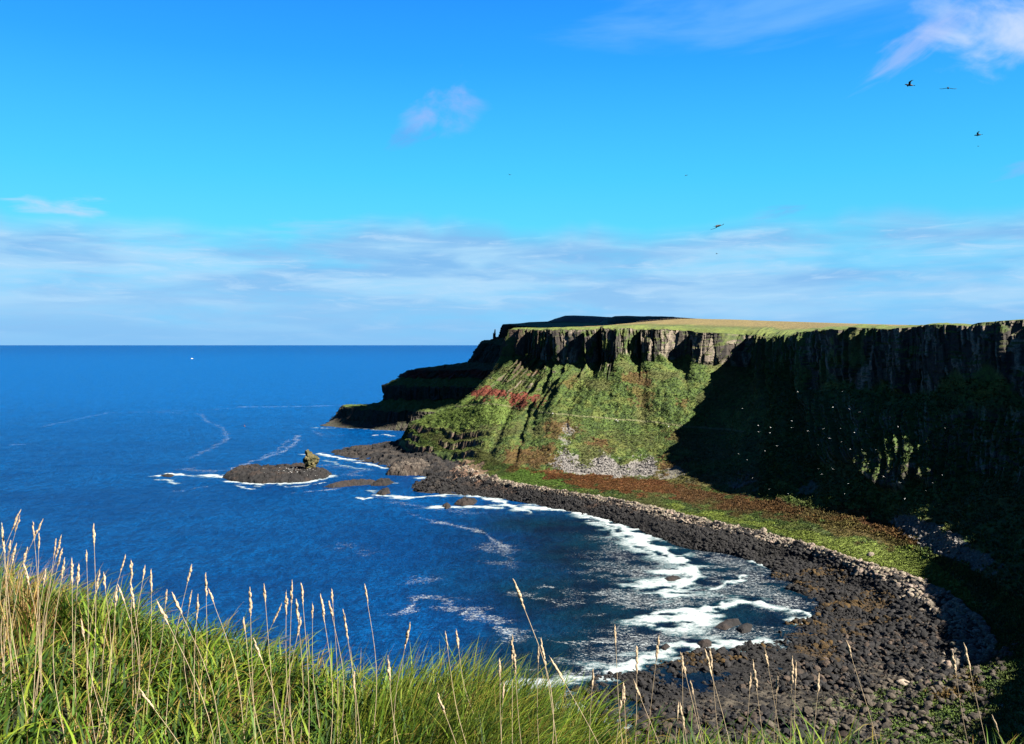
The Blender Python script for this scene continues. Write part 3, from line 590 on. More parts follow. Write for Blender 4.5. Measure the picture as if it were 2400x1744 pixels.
# ------------------------------------------------------------------ rocks in the water, shaped as lumpy mounds
def mound(outline, Yref, hgt, name, label, cat, tint=BASALT, step=.7, seed=0, px=True, peak=None, group=None, kind=None, pale=0.0):
    P = np.array([pz(u, v, 0)[:2] for u, v in outline]) if px else np.array(outline, float)
    lo, hi = P.min(0) - 2, P.max(0) + 2
    gx = np.arange(lo[0], hi[0], step); gy = np.arange(lo[1], hi[1], step * 1.2); GX, GY = np.meshgrid(gx, gy, indexing='ij')
    best = np.full(GX.shape, 1e9)
    for a, b in zip(P, np.roll(P, -1, 0)):
        ab = b - a; L = (ab ** 2).sum() + 1e-9; t = np.clip(((GX - a[0]) * ab[0] + (GY - a[1]) * ab[1]) / L, 0, 1)
        best = np.minimum(best, np.hypot(GX - a[0] - t * ab[0], GY - a[1] - t * ab[1]))
    ins = inpoly(GX, GY, P); dd = np.where(ins, best, -best)
    rw = min(8, max(1.2, dd.max() * .8))
    prof = np.clip(dd / rw, -1, 1); prof = np.where(prof > 0, np.sqrt(np.maximum(prof, 0)), prof * 1.5)
    cd, cr = cell(GX / 2.4, GY / 2.4, seed=seed); nn_ = fbm(GX / 6, GY / 6, seed=seed + 1)
    Z_ = prof * hgt * (.55 + .6 * nn_) + (cr - .5) * hgt * .26 + (fbm(GX / 2.0, GY / 2.0, seed=seed + 2, g_=.65) - .5) * hgt * .5 - .15
    if peak is not None: Z_ *= .35 + .65 * np.exp(-((GX - peak[0]) ** 2 / peak[2] ** 2 + (GY - peak[1]) ** 2 / peak[3] ** 2))
    Z_ = np.maximum(Z_, -2.0)
    Vv = np.stack([GX, GY, Z_], -1)
    f = grid_faces(*GX.shape); keep = Z_.ravel()[f].max(1) > -1.6; f = f[keep]
    tc_ = tint * (.6 + .8 * cr)[..., None]; tc_ = lerp(tc_, BROWNR * .6, sstep(nn_, .5, .7) * .4); tc_ = lerp(tc_, PALE * .6, sstep(cr, .8, .9) * pale)
    used = np.unique(f); re = np.zeros(GX.size, int); re[used] = np.arange(len(used))
    c0 = np.array([P[:, 0].mean(), P[:, 1].mean(), 0.0])
    o = mesh_np(name, Vv.reshape(-1, 3)[used] - c0, re[f], M_land, {'tint': tc_.reshape(-1, 3)[used]})
    o.location = c0
    return tag(o, label, cat, group, kind)
islet = mound([(520,1120),(545,1106),(600,1100),(680,1100),(735,1102),(778,1112),(765,1122),(700,1133),(600,1136),(545,1130)], 570, 5.6, 'rock_islet', 'long low black islet ringed with surf carrying a tall boulder', 'islet', seed=501, step=.6)
mound([(758,1142),(790,1133),(830,1127),(880,1128),(876,1136),(820,1140),(780,1144)], 0, 2.6, 'skerry', 'low brown reef in the gap between the islet and the shore', 'reef', tint=BASALT * 1.6, seed=511, step=.6)
mound([(868,1139),(880,1130),(905,1127),(925,1132),(905,1139)], 0, 3.6, 'skerry', 'small black reef just right of the low brown one', 'reef', seed=515, step=.5)
mound([(372,1116),(392,1112),(410,1114),(400,1119)], 0, 1.5, 'skerry', 'rock awash in foam far left of the long islet', 'reef', seed=517, step=.5)
mound([(1064,1184),(1072,1174),(1100,1171),(1120,1175),(1110,1184),(1085,1187)], 0, 3.0, 'sea_rock', 'larger black rock in the surf at the head of the bay', 'rock', seed=521, step=.4)
mound([(1035,1190),(1042,1184),(1056,1185),(1058,1192),(1045,1195)], 0, 2.3, 'sea_rock', 'small round black rock left of the larger one in the bay', 'rock', seed=523, step=.4)
mound([(880,1160),(892,1150),(912,1147),(915,1156),(898,1163)], 0, 3.0, 'sea_rock', 'dark rock at the tip of the shore tongue', 'rock', seed=525, step=.4)
mound([(905,1113),(918,1096),(960,1088),(1012,1092),(1016,1104),(985,1114),(940,1116)], 0, 6.5, 'rock_platform', 'raised brown rock platform at the foot of the green headland', 'rock', tint=ROCKB * .9, seed=527, step=.5, pale=.5)
mound([(1552,1358),(1575,1350),(1600,1356),(1590,1366),(1560,1366)], 0, 1.2, 'sea_rock', 'flat rock breaking the middle of the white surf', 'rock', seed=531, step=.3)
mound([(1632,1512),(1650,1502),(1668,1505),(1670,1518),(1645,1522)], 0, 1.6, 'sea_rock', 'rounded black rock standing in the nearest line of surf', 'rock', seed=533, step=.3)
mound([(1545,1522),(1558,1512),(1572,1518),(1560,1528)], 0, 1.4, 'sea_rock', 'black rock left of the rounded one in the nearest surf', 'rock', seed=535, step=.3)
mound([(1725,1475),(1745,1462),(1765,1465),(1760,1480),(1738,1486)], 0, 1.6, 'sea_rock', 'dark rock between the two white arms of surf', 'rock', seed=537, step=.3)
mound([(1672,1470),(1700,1452),(1730,1450),(1738,1462),(1700,1478)], 0, 1.0, 'sea_rock', 'low reddish rock behind the arms of surf', 'rock', tint=BASALT * 1.5, seed=539, step=.3)

def ico(sub):
    t = (1 + 5 ** .5) / 2
    v = [(-1,t,0),(1,t,0),(-1,-t,0),(1,-t,0),(0,-1,t),(0,1,t),(0,-1,-t),(0,1,-t),(t,0,-1),(t,0,1),(-t,0,-1),(-t,0,1)]
    f = [(0,11,5),(0,5,1),(0,1,7),(0,7,10),(0,10,11),(1,5,9),(5,11,4),(11,10,2),(10,7,6),(7,1,8),(3,9,4),(3,4,2),(3,2,6),(3,6,8),(3,8,9),(4,9,5),(2,4,11),(6,2,10),(8,6,7),(9,8,1)]
    v = [np.array(p) / np.linalg.norm(p) for p in v]
    for _ in range(sub):
        c, nf_ = {}, []
        def mp(a, b):
            k = (min(a, b), max(a, b))
            if k not in c: p = v[a] + v[b]; v.append(p / np.linalg.norm(p)); c[k] = len(v) - 1
            return c[k]
        for a, b, d_ in f:
            x, y, z = mp(a, b), mp(b, d_), mp(d_, a); nf_ += [(a, x, z), (b, y, x), (d_, z, y), (x, y, z)]
        f = nf_
    return np.array(v), np.array(f)
# the boulder standing on the islet
v, f = ico(5); rk = np.random.default_rng(12)
Vs = v.copy()
for _ in range(26):
    nn1 = rk.normal(size=3) * np.array([1, 1, .5]); nn1 /= np.linalg.norm(nn1); Vs -= np.maximum(0, Vs @ nn1 - rk.uniform(.55, .8))[:, None] * nn1
Vs *= np.array([6.4, 6.0, 8.2]) * (1 + .10 * np.sin(Vs[:, 2] * 7 + 1))[:, None]
bx = py(728, 1097, 578)
Vs[:, 2] += 6.0
Vs += (fbm(Vs[:, 0] / 2.2, Vs[:, 1] / 2.2, Vs[:, 2] / 2.2, seed=557, g_=.6)[:, None] - .5) * v * 4.2
tb = lerp(np.zeros((len(v), 3)) + np.array([.085, .070, .030]), np.array([.050, .050, .020]), sstep(fbm(Vs[:, 0] / 2, Vs[:, 1] / 2, Vs[:, 2] / 2, seed=555), .45, .6))
tb = lerp(tb, BROWNR, 1 - sstep(Vs[:, 2], .5, 2.5))
o = mesh_np('standing_boulder', Vs, f, M_land, {'tint': tb}); o.location = (bx[0], bx[1], 3.6)
tag(o, 'tall yellow lichened boulder standing upright on the black islet', 'boulder')
# the chimneys: basalt pillars on the skyline shoulder of the far headland
def pillar(u0, v0, wpx, htpx, Y0, nm, label, seed):
    p = py(u0, v0, Y0); k = Y0 / F; bms = []; V_, F_ = [], []
    rng = random.Random(seed); nc = 3
    for c_ in range(nc):
        r0 = wpx * k * .5 * (1 if c_ == 0 else .55); hh_ = htpx * k * (1 if c_ == 0 else rng.uniform(.35, .65)); ox = 0 if c_ == 0 else rng.uniform(-1, 1) * wpx * k * .8
        lv = 9; base_ = len(V_)
        for i in range(lv):
            t = i / (lv - 1); rr_ = r0 * (1.25 - .75 * t) * rng.uniform(.85, 1.15); sx = rng.uniform(-.1, .1) * r0
            for j in range(6):
                an = j * math.pi / 3 + c_; V_.append((ox + sx + rr_ * math.cos(an), rr_ * math.sin(an), -4 + (hh_ + 4) * t))
        for i in range(lv - 1):
            for j in range(6): F_.append((base_ + i * 6 + j, base_ + i * 6 + (j + 1) % 6, base_ + (i + 1) * 6 + (j + 1) % 6, base_ + (i + 1) * 6 + j))
        F_.append((base_ + lv * 6 - 6, base_ + lv * 6 - 5, base_ + lv * 6 - 4, base_ + lv * 6 - 3)); F_.append((base_ + lv * 6 - 6, base_ + lv * 6 - 3, base_ + lv * 6 - 2, base_ + lv * 6 - 1))
    o = mesh_np(nm, V_, F_, M_land, {'tint': np.tile(BASALT, (len(V_), 1))}); o.location = p
    return tag(o, label, 'rock pillar')
pillar(1160, 793, 5, 21, 985, 'rock_pillar', 'tall thin basalt chimney on the skyline left of the cliff', 1)
pillar(1170, 793, 6, 9, 985, 'rock_pillar', 'short stump of rock between the tall chimney and the cliff', 2)
pillar(1042, 866, 6, 8, 945, 'rock_pillar', 'small jagged spike on the ridge of the dark headland', 3)
pillar(1062, 864, 4, 6, 950, 'rock_pillar', 'tiny spike right of the jagged one on the dark ridge', 5)
v, f = ico(3); p = py(963, 882, 955); Vs = v * np.array([6.6, 6, 8.5]) * (.85 + .4 * fbm(v[:, 0] * 2 + 9, v[:, 1] * 2, v[:, 2] * 2, seed=560))[:, None]
Vs[:, 2] = np.minimum(Vs[:, 2], 7.4); o = mesh_np('red_stack', Vs, f, M_land, {'tint': np.tile(RED * .5, (len(v), 1))}); o.location = (p[0], p[1], p[2] - .5)
tag(o, 'blunt dark red rock stump at the end of the ridge', 'rock stack')

# ------------------------------------------------------------------ stones of the beach and scree
rngn = np.random.default_rng(5)
v1, f1 = ico(1); v2, f2 = ico(2)
def stone_shapes(v, n, seed, flat=.7):
    out = []
    for i in range(n):
        q_ = v.copy(); rs = np.random.default_rng(seed + i)
        for _ in range(7):                               # knock corners off: planes at random
            nrm = rs.normal(size=3); nrm /= np.linalg.norm(nrm); h_ = rs.uniform(.55, .85)
            dd = q_ @ nrm; q_ -= np.maximum(0, dd - h_)[:, None] * nrm
        q_ *= rs.uniform(.7, 1.25, 3) * np.array([1, 1, flat]); out.append(q_)
    return out
small = stone_shapes(v1, 12, 40); large = stone_shapes(v2, 8, 70)
Tf_ = T2.ravel()
def pick(n, s0, s1, t0, t1, seed):
    rs = np.random.default_rng(seed); a = rs.uniform(s0, s1, n); b = rs.uniform(t0, t1, n)
    i = np.searchsorted(s_, a).clip(0, NS - 1); j = np.searchsorted(t_, b).clip(0, NT - 1)
    jit = rs.uniform(-.5, .5, (n, 2))
    return np.stack([X[i, j] + jit[:, 0] * .6, Y[i, j] + jit[:, 1] * .6, Z[i, j]], 1), a, b
def scatter(pos, size, tints, shapes, faces, name, label, cat, seed):
    rs = np.random.default_rng(seed); n = len(pos); VV, FF, TT = [], [], []; nv = len(shapes[0])
    ang = rs.uniform(0, 6.28, n); til = rs.normal(0, .3, (n, 2)); si = rs.integers(0, len(shapes), n)
    S_ = np.array(shapes)[si] * size[:, None, None]
    c_, s2 = np.cos(ang)[:, None], np.sin(ang)[:, None]
    x = S_[..., 0] * c_ - S_[..., 1] * s2; y = S_[..., 0] * s2 + S_[..., 1] * c_; z = S_[..., 2] + til[:, :1] * x + til[:, 1:] * y
    VV = np.stack([x, y, z], -1) + pos[:, None, :] + np.array([0, 0, .25]) * size[:, None, None]
    FF = (faces[None] + (np.arange(n) * nv)[:, None, None]).reshape(-1, 3)
    o = mesh_np(name, VV.reshape(-1, 3), FF, M_land, {'tint': np.repeat(tints, nv, 0)})
    return tag(o, label, cat, kind='stuff')
def vis(pos):
    u, v_ = proj(pos[:, 0], pos[:, 1], pos[:, 2]); return (u > 600) & (u < 2450) & (v_ < 1790) & (pos[:, 1] > 100)
P1, a, b = pick(84000, 3.6, 17.2, 1.0, 3.0, 1); k = vis(P1) & (P1[:, 2] > -.4) & ((a < 10.5) | (rngn.uniform(0, 1, len(a)) < .75)); P1 = P1[k]; a = a[k]; b = b[k]
sz = (rngn.lognormal(-.95, .62, len(P1)) * (.45 + 1.2 * sstep(fbm(P1[:, 0] / 11, P1[:, 1] / 11, seed=151), .35, .68))).clip(.12, 1.7) * np.where(a < 9, .70, .78); tt = np.outer(rngn.uniform(.5, 1.7, len(P1)), BASALT)
warm = rngn.uniform(0, 1, len(P1)) < np.clip((b - 2.2) * .6, 0, .6) * (a < 8) + .22 * (a > 13.3) * (b > 1.5)
tt[warm] = np.outer(rngn.uniform(.5, 1.3, warm.sum()), np.array([.048, .034, .027]))
wd = (a > 10.8) & (fbm(P1[:, 0] / 9, P1[:, 1] / 5, seed=131) > .56) & (P1[:, 1] > 235) & (b < 2.3); wd &= rngn.uniform(0, 1, len(a)) < .6; tt[wd] = np.outer(rngn.uniform(.4, 1.1, wd.sum()), WEED)
scatter(P1, sz, tt, small, f1, 'shingle', 'black and brown stones packed along the water of the bay', 'stones', 11)
P3, a, b = pick(8000, 3.4, 15.1, 2.62, 3.22, 2); k = vis(P3); P3 = P3[k]; a = a[k]
sz = rngn.lognormal(-.55, .4, len(P3)).clip(.25, 1.1) * (1 + .35 * sstep(a, 9, 12)); tt = PALE[None] * rngn.uniform(.4, 1.25, (len(P3), 1)) * (1 - rngn.uniform(0, .12, (len(P3), 3)))
scatter(P3, sz, tt, small, f1, 'stones', 'pale stones heaped on the crest of the beach', 'stones', 12)
P5, a, b = pick(2600, 15.0, 18.0, 2.2, 4.6, 9); k = vis(P5); P5 = P5[k]
scatter(P5, rngn.lognormal(-.8, .6, len(P5)).clip(.15, 1.4), np.outer(rngn.uniform(.4, 1.3, len(P5)), np.array([.055, .045, .036])), small, f1, 'stones', 'loose stones lying in the grass at the near end of the bay', 'stones', 14)
# scree stones lie where the scree shows
def scree(n, seed, polys, tl):
    Pp, a, b = pick(n, 4.0, 15.0, tl[0], tl[1], seed); u, v_ = proj(Pp[:, 0], Pp[:, 1], Pp[:, 2]); k = np.zeros(n, bool)
    for p in polys: k |= inpoly(u, v_, p)
    return Pp[k]
P4 = np.concatenate([scree(60000, 31, [[(1325,1048),(1350,1085),(1375,1092),(1420,1062),(1450,1092),(1490,1085),(1530,1068),(1540,1112),(1440,1115),(1370,1108),(1290,1100)]], (4.4, 5.9)),
                     scree(20000, 32, [[(2085,1215),(2130,1205),(2230,1250),(2340,1320),(2300,1340),(2180,1290),(2110,1250)]], (3.8, 5.4)),
                     scree(9000, 33, [[(1560,1105),(1620,1100),(1600,1125),(1555,1125)], [(1700,1130),(1760,1115),(1770,1140),(1720,1145)], [(1075,1083),(1125,1085),(1150,1120),(1110,1130),(1060,1118)]], (1.5, 5.5))])
scatter(P4, rngn.lognormal(-.95, .4, len(P4)).clip(.2, .9), SCREE[None] * rngn.uniform(.45, 1.25, (len(P4), 1)), small, f1, 'scree', 'grey scree fanned out at the foot of the green slope', 'scree', 13)
# the big boulders, each one by itself
bl_me = []
for i, s0 in enumerate(large):
    bl_me.append(mesh_np('boulder', s0, f2, M_land, {'tint': np.tile(PALE * (.55 + .09 * i), (len(s0), 1))}, link=False))
rs = random.Random(8); nb = 0
Pb, a, b = pick(900, 9.6, 15.0, 2.4, 3.3, 6); kb = vis(Pb)
for p, a_, b_, ok in zip(Pb, a, b, kb):
    if not ok or nb >= 265: continue
    nb += 1; o = bpy.data.objects.new('boulder', bl_me[rs.randrange(8)]); C.objects.link(o)
    q_ = rs.lognormvariate(-.08, .32); q_ = min(q_, 2.0)
    o.location = (p[0], p[1], p[2] + q_ * .25); o.scale = (q_, q_ * rs.uniform(.7, 1.1), q_ * rs.uniform(.7, 1.0)); o.rotation_euler = (rs.uniform(-.4, .4), rs.uniform(-.4, .4), rs.uniform(0, 6.28))
    tag(o, 'pale grey boulder in the heap between black shore and grass strip', 'boulder', 'boulders along the grass edge')
def lone(u, v_, z, size, label, mi=3, c=None):
    p = pz(u, v_, z); o = bpy.data.objects.new('boulder', bl_me[mi]); C.objects.link(o)
    i = np.argmin((X - p[0]) ** 2 + (Y - p[1]) ** 2); zz_ = Z.ravel()[i]; p = pz(u, v_, zz_)
    o.location = (p[0], p[1], zz_ + size * .3); o.scale = (size * 1.2, size, size * .9); o.rotation_euler = (.1, .2, u); tag(o, label, 'boulder')
lone(1790, 1247, 8, 2.0, 'single boulder standing in the long grass behind the beach', 5)
lone(2040, 1303, 8, 1.8, 'brownish boulder lying inside the bright grass strip', 2)
lone(2118, 1605, 2, 1.7, 'angular pale boulder on the dark flat near the water pool', 6)
lone(2175, 1703, 2, 1.5, 'broad pale slab of rock at the edge of the near grass', 7)
lone(2155, 1577, 2, 1.3, 'orange lichened boulder on the grey stony flat', 1)
lone(2347, 1657, 8, .8, 'small whitish stone alone on the green ground', 7)

# ------------------------------------------------------------------ bracken and shrub clumps on flat and slopes
def tufts(n, s0, s1, t0, t1, seed, sz0, sz1, name, label, cat, pick_c, blades=9, filt=None):
    Pp, a, b = pick(n, s0, s1, t0, t1, seed); k = vis(Pp); 
    u, v_ = proj(Pp[:, 0], Pp[:, 1], Pp[:, 2])
    if filt is not None: k &= filt(u, v_, Pp, a, b)
    Pp = Pp[k]; n = len(Pp); rs = np.random.default_rng(seed + 1)
    # every clump: leaf-sized triangles spread over a low dome
    an = rs.uniform(0, 6.28, (n, blades)); el_ = rs.uniform(.1, 1.4, (n, blades)); L = rs.uniform(sz0, sz1, (n, 1)) * rs.uniform(.7, 1.2, (n, blades))
    dx_ = np.cos(an) * np.cos(el_); dy_ = np.sin(an) * np.cos(el_); dz_ = np.sin(el_)
    tip = np.stack([dx_ * L, dy_ * L, dz_ * L], -1); w_ = L * .28
    side = np.stack([-np.sin(an) * w_, np.cos(an) * w_, 0 * w_], -1); b0 = tip * .25 + side; b1 = tip * .25 - side
    Vt = np.stack([b0, b1, tip], 2) + Pp[:, None, None, :]
    ccc = pick_c(Pp, rs)[:, None, None, :] * rs.uniform(.8, 1.2, (n, blades, 1, 1)) * np.ones((1, 1, 3, 1))
    o = mesh_np(name, Vt.reshape(-1, 3), np.arange(n * blades * 3).reshape(-1, 3), M_land, {'tint': ccc.reshape(-1, 3)})
    return tag(o, label, cat, kind='stuff')
colf = colr.reshape(-1, 3)
def nearc(Pp, rs):
    out = np.zeros((len(Pp), 3)); 
    i = np.searchsorted(s_, 0); return out
def cpick(n, s0, s1, t0, t1, seed):
    rs = np.random.default_rng(seed); a = rs.uniform(s0, s1, n); b = rs.uniform(t0, t1, n)
    i = np.searchsorted(s_, a).clip(0, NS - 1); j = np.searchsorted(t_, b).clip(0, NT - 1); return colr[i, j]
def grow(n, s0, s1, t0, t1, seed, sz0, sz1, name, label, cat, blades):
    cc = cpick(n, s0, s1, t0, t1, seed); Pp, a, b = pick(n, s0, s1, t0, t1, seed); st = {}
    mx = cc.max(1); green = ((cc[:, 1] > cc[:, 2] * 2.2) | (cc[:, 0] > cc[:, 2] * 4)) & (cc[:, 0] < cc[:, 1] * 5)
    def filt(u, v_, P_, a_, b_): st['k'] = green; return green
    def pc(P_, rs): return cc[vis(Pp) & green] * 1.15
    return tufts(n, s0, s1, t0, t1, seed, sz0, sz1, name, label, cat, pc, blades, filt)
grow(90000, 1.2, 9.8, 4.0, 7.4, 61, .3, .8, 'hillside_vegetation', 'rough grass and bracken covering the lit slope below the cliff', 'vegetation', 9)
grow(26000, 14.8, 18.2, 2.5, 5.0, 67, .25, .8, 'meadow_grass', 'grass and rusty low growth on the near end of the bay', 'vegetation', 8)
grow(50000, 3.5, 15.5, 3.25, 5.0, 63, .25, .7, 'meadow_grass', 'long grass and rusty bracken on the flat behind the beach', 'vegetation', 8)
grow(26000, 8.8, 15.5, 4.6, 7.2, 65, .5, 1.3, 'hillside_vegetation', 'dark bushy growth on the shaded slope at the right', 'vegetation', 8)

# ------------------------------------------------------------------ cloud whose shade lies on the far headland
def cloud(cx, cy, cz, lobes, seed, label):
    rs = random.Random(seed); Vv, Fv = [], []; v, f = ico(3); off = 0
    for (x, y, z, r_) in lobes:
        q_ = v * r_ * (.8 + .45 * fbm(v[:, 0] * 2 + x, v[:, 1] * 2 + y, v[:, 2] * 2 + z, seed=seed))[:, None]; q_[:, 2] *= .5
        Vv.append(q_ + np.array([x, y, z])); Fv.append(f + off); off += len(v)
    m = bpy.data.materials.get('cloud_white')
    if not m: m = flat_material('cloud_white', (.6, .62, .65), rough=1, var=.05, fine=.02, bump=0)
    o = mesh_np('cloud', np.concatenate(Vv), np.concatenate(Fv), m, smooth=True); o.location = (cx, cy, cz)
    return tag(o, label, 'cloud', kind='structure')
hz = 620.0
def over(x, y, z):               # the place at cloud height in line with the sun
    k = (hz - z) / SUND[2]; return (x + SUND[0] * k, y + SUND[1] * k)
cl = []
def cover(pts):
    for (x, y, z, r_) in pts: a_, b_ = over(x, y, z); cl.append((a_, b_, 0, r_))
cover([(-135, 925, 5, 40), (-100, 930, 35, 55), (-72, 985, 60, 58), (-50, 930, 60, 60), (-25, 1000, 80, 72), (30, 1040, 95, 80), (90, 1090, 95, 90), (110, 1200, 90, 120), (200, 1250, 90, 130), (60, 1340, 90, 150), (220, 1400, 90, 150), (320, 1300, 90, 120), (10, 905, 50, 55), (180, 1050, 95, 85),(330, 1180, 95, 90)])
cx = sum(c_[0] for c_ in cl) / len(cl); cy = sum(c_[1] for c_ in cl) / len(cl)
cloud(cx, cy, hz, [(x - cx, y - cy, z, r_) for x, y, z, r_ in cl], 601, 'broad flat white cloud drifting above the cliffs')

# ------------------------------------------------------------------ foreground: turf bank, grass, seed stalks
def gz(x, y):
    """height of the turf bank the camera stands on"""
    x = np.asarray(x, float); y = np.asarray(y, float)
    brow = 5.4 - .22 * np.clip(x + 2, -3, 4) + .4 * (vn(x * 1.1 + 9, y * 0 + 3, seed=700) - .5)
    g0 = H - 1.60 - .16 * np.clip(x + 3.3, -1.5, 4.3) * np.clip(y / 4.5, 0, 1.3) - .015 * np.clip(y, -3, 9)
    g0 = g0 + .20 * np.exp(-((x + .32) / .55) ** 2 - ((y - 4.5) / .9) ** 2) + .10 * np.exp(-((x + 1.8) / .4) ** 2 - ((y - 4.9) / .8) ** 2)
    g0 = g0 + .22 * (fbm(x * 1.1, y * 1.1, seed=701, o=3) - .5) - (.20 + .06 * np.exp(-((x + 1.1) / .8) ** 2)) * np.clip((y - 1.5) / 2.5, 0, 1)
    dn = np.maximum(0, y - brow); g0 = g0 - np.where(dn < 1.2, .38 * dn ** 2, .547 + .912 * (dn - 1.2))
    return g0
gx = np.linspace(-9, 9, 181); gy = np.linspace(-3, 11, 141); GX, GY = np.meshgrid(gx, gy, indexing='ij'); GZ = gz(GX, GY)
sk = np.clip((np.abs(GX) - 6) / 3, 0, 1); GZ -= 2.0 * sk ** 2
M_soil = land_material('turf_soil', fine=9, bump=.6)
o = mesh_np('ground', np.stack([GX, GY, GZ], -1), grid_faces(181, 141), M_soil, {'tint': np.tile(np.array([.016, .020, .006]), (GX.size, 1))})
tag(o, 'dark earth of the cliff edge under the long grass', 'ground', kind='structure')

def leaf_mat(name, rough=.6, trans=.20):
    m = bpy.data.materials.new(name); m.use_nodes = True; m.node_tree.nodes.clear(); q = N(m.node_tree)
    at = q.vmul(q.new('ShaderNodeAttribute', attribute_name='tint').outputs[0], (.86, .80, .66))
    b = q.new('ShaderNodeBsdfPrincipled'); q.put(b.inputs['Base Color'], at); b.inputs['Roughness'].default_value = rough; b.inputs['Specular IOR Level'].default_value = .12
    t = q.new('ShaderNodeBsdfTranslucent'); q.put(t.inputs[0], q.vmul(at, (1.1, 1.25, .6)))
    ms = q.new('ShaderNodeMixShader'); ms.inputs[0].default_value = trans; q.l.new(b.outputs[0], ms.inputs[1]); q.l.new(t.outputs[0], ms.inputs[2])
    o_ = q.new('ShaderNodeOutputMaterial'); q.l.new(ms.outputs[0], o_.inputs[0]); return m
M_leaf = leaf_mat('grass_blade'); M_straw = leaf_mat('dry_straw', .7, .15)
def blades(n, xr, yr, seed, Lr, Wr, cols, lean, name, label, clump=.30, arch=(.5, 1.6), dens=None, segs=6, mat=None):
    rs = np.random.default_rng(seed)
    nc = max(1, int(n / 55)); cx_ = rs.uniform(*xr, nc); cy_ = rs.uniform(*yr, nc)
    ci = rs.integers(0, nc, n); x = cx_[ci] + rs.normal(0, clump * .35, n); y = cy_[ci] + rs.normal(0, clump * .35, n)
    out_a = np.arctan2(y - cy_[ci], x - cx_[ci]) + rs.normal(0, .7, n)
    if dens is not None: k = rs.uniform(0, 1, n) < dens(x, y); x, y, out_a, ci = x[k], y[k], out_a[k], ci[k]; n = len(x)
    cd = rs.uniform(.75, 1.2, nc)[ci]
    L = rs.uniform(*Lr, n) * cd; W = rs.uniform(*Wr, n); A = rs.uniform(*arch, n)
    dxh = np.cos(out_a) * .75 + lean[0] + rs.normal(0, .15, n); dyh = np.sin(out_a) * .75 + lean[1] + rs.normal(0, .15, n); hn = np.hypot(dxh, dyh) + 1e-6
    hxu, hyu = dxh / hn, dyh / hn
    th0 = rs.uniform(.05, .45, n) * np.minimum(1.6, hn + .3)            # start angle from the vertical
    px_, py2, pz2 = x.copy(), y.copy(), gz(x, y) - .03
    ring = []; tw = rs.uniform(0, 3.14, n)
    for i in range(segs + 1):
        t = i / segs; th = th0 + A * t ** 1.5
        wi = W * (1 - t ** 2.2) * (.55 + .45 * min(1, t * 4)) * .5
        # width direction: across the bending plane, twisted a little
        ax = -hyu * np.cos(tw * t * .6) ; ay = hxu * np.cos(tw * t * .6); az_ = np.sin(tw * t * .6) * .5
        ring.append((np.stack([px_ - ax * wi, py2 - ay * wi, pz2 - az_ * wi], -1), np.stack([px_ + ax * wi, py2 + ay * wi, pz2 + az_ * wi], -1)))
        sl_ = L / segs; px_ = px_ + hxu * np.sin(th) * sl_; py2 = py2 + hyu * np.sin(th) * sl_; pz2 = pz2 + np.cos(th) * sl_
    Vb = np.stack([np.stack(r_, 1) for r_ in ring], 1)        # n, segs+1, 2, 3
    nv = (segs + 1) * 2; base_ = (np.arange(n) * nv)[:, None, None]
    ff = np.array([[2 * i, 2 * i + 1, 2 * i + 3, 2 * i + 2] for i in range(segs)])[None] + base_
    ca = np.array(cols)[rs.integers(0, len(cols), n)] * rs.uniform(.7, 1.3, (n, 1)); tt_ = np.linspace(0, 1, segs + 1)[None, :, None]
    dryt = (rs.uniform(0, 1, (n, 1, 1)) < .22) * np.clip((tt_ - .6) * 2.5, 0, 1)
    cb = ca[:, None, :] * (1 - dryt) + np.array([.15, .10, .03]) * dryt
    cb = np.repeat(cb[:, :, None, :], 2, 2)
    o = mesh_np(name, Vb.reshape(-1, 3), ff.reshape(-1, 4), mat or M_leaf, {'tint': cb.reshape(-1, 3)}, smooth=True)
    return tag(o, label, 'grass', kind='stuff')
GREENS = [(.036, .078, .006), (.066, .112, .010), (.024, .060, .006), (.080, .130, .012), (.040, .085, .014), (.012, .030, .006), (.010, .028, .007), (.095, .130, .014), (.015, .045, .008)]
STRAWS = [(.20, .145, .06), (.15, .10, .04), (.24, .19, .10), (.10, .05, .02)]
inb = lambda x, y: (np.abs(x) < 8.8).astype(float)
blades(66000, (-8.5, 8.0), (.9, 7.2), 801, (.22, .50), (.009, .021), GREENS, (.28, -.05), 'grass', 'long green grass bending in tussocks on the cliff edge', dens=inb, arch=(.6, 2.1))
blades(38000, (-8.5, 8.0), (.9, 6.6), 802, (.20, .38), (.014, .028), GREENS, (.35, -.25), 'grass', 'broad grass leaves lying over in clumps between the finer blades', dens=inb, arch=(.9, 2.4), clump=.26)
blades(11000, (-8, 6.0), (1.1, 6.6), 803, (.22, .46), (.003, .007), STRAWS, (.1, .0), 'dry_grass', 'dry straw blades mixed through the green tussocks', dens=lambda x, y: inb(x, y) * np.where(x < -1.0, 1, .45), arch=(.2, 1.4), mat=M_straw)
blades(4200, (-4.6, -3.0), (3.8, 6.0), 805, (.25, .5), (.003, .007), STRAWS, (.35, -.1), 'dry_grass', 'thick tuft of bleached straw at the left end of the bank', dens=inb, arch=(.3, 1.2), mat=M_straw)
blades(5200, (-.75, .35), (3.9, 5.0), 807, (.32, .56), (.006, .013), [(.075, .125, .012), (.10, .135, .018), (.045, .09, .010), (.02, .045, .008)], (.85, -.1), 'grass', 'bright yellow green tussock leaning over at the middle of the bank', dens=inb, arch=(.4, 1.3))

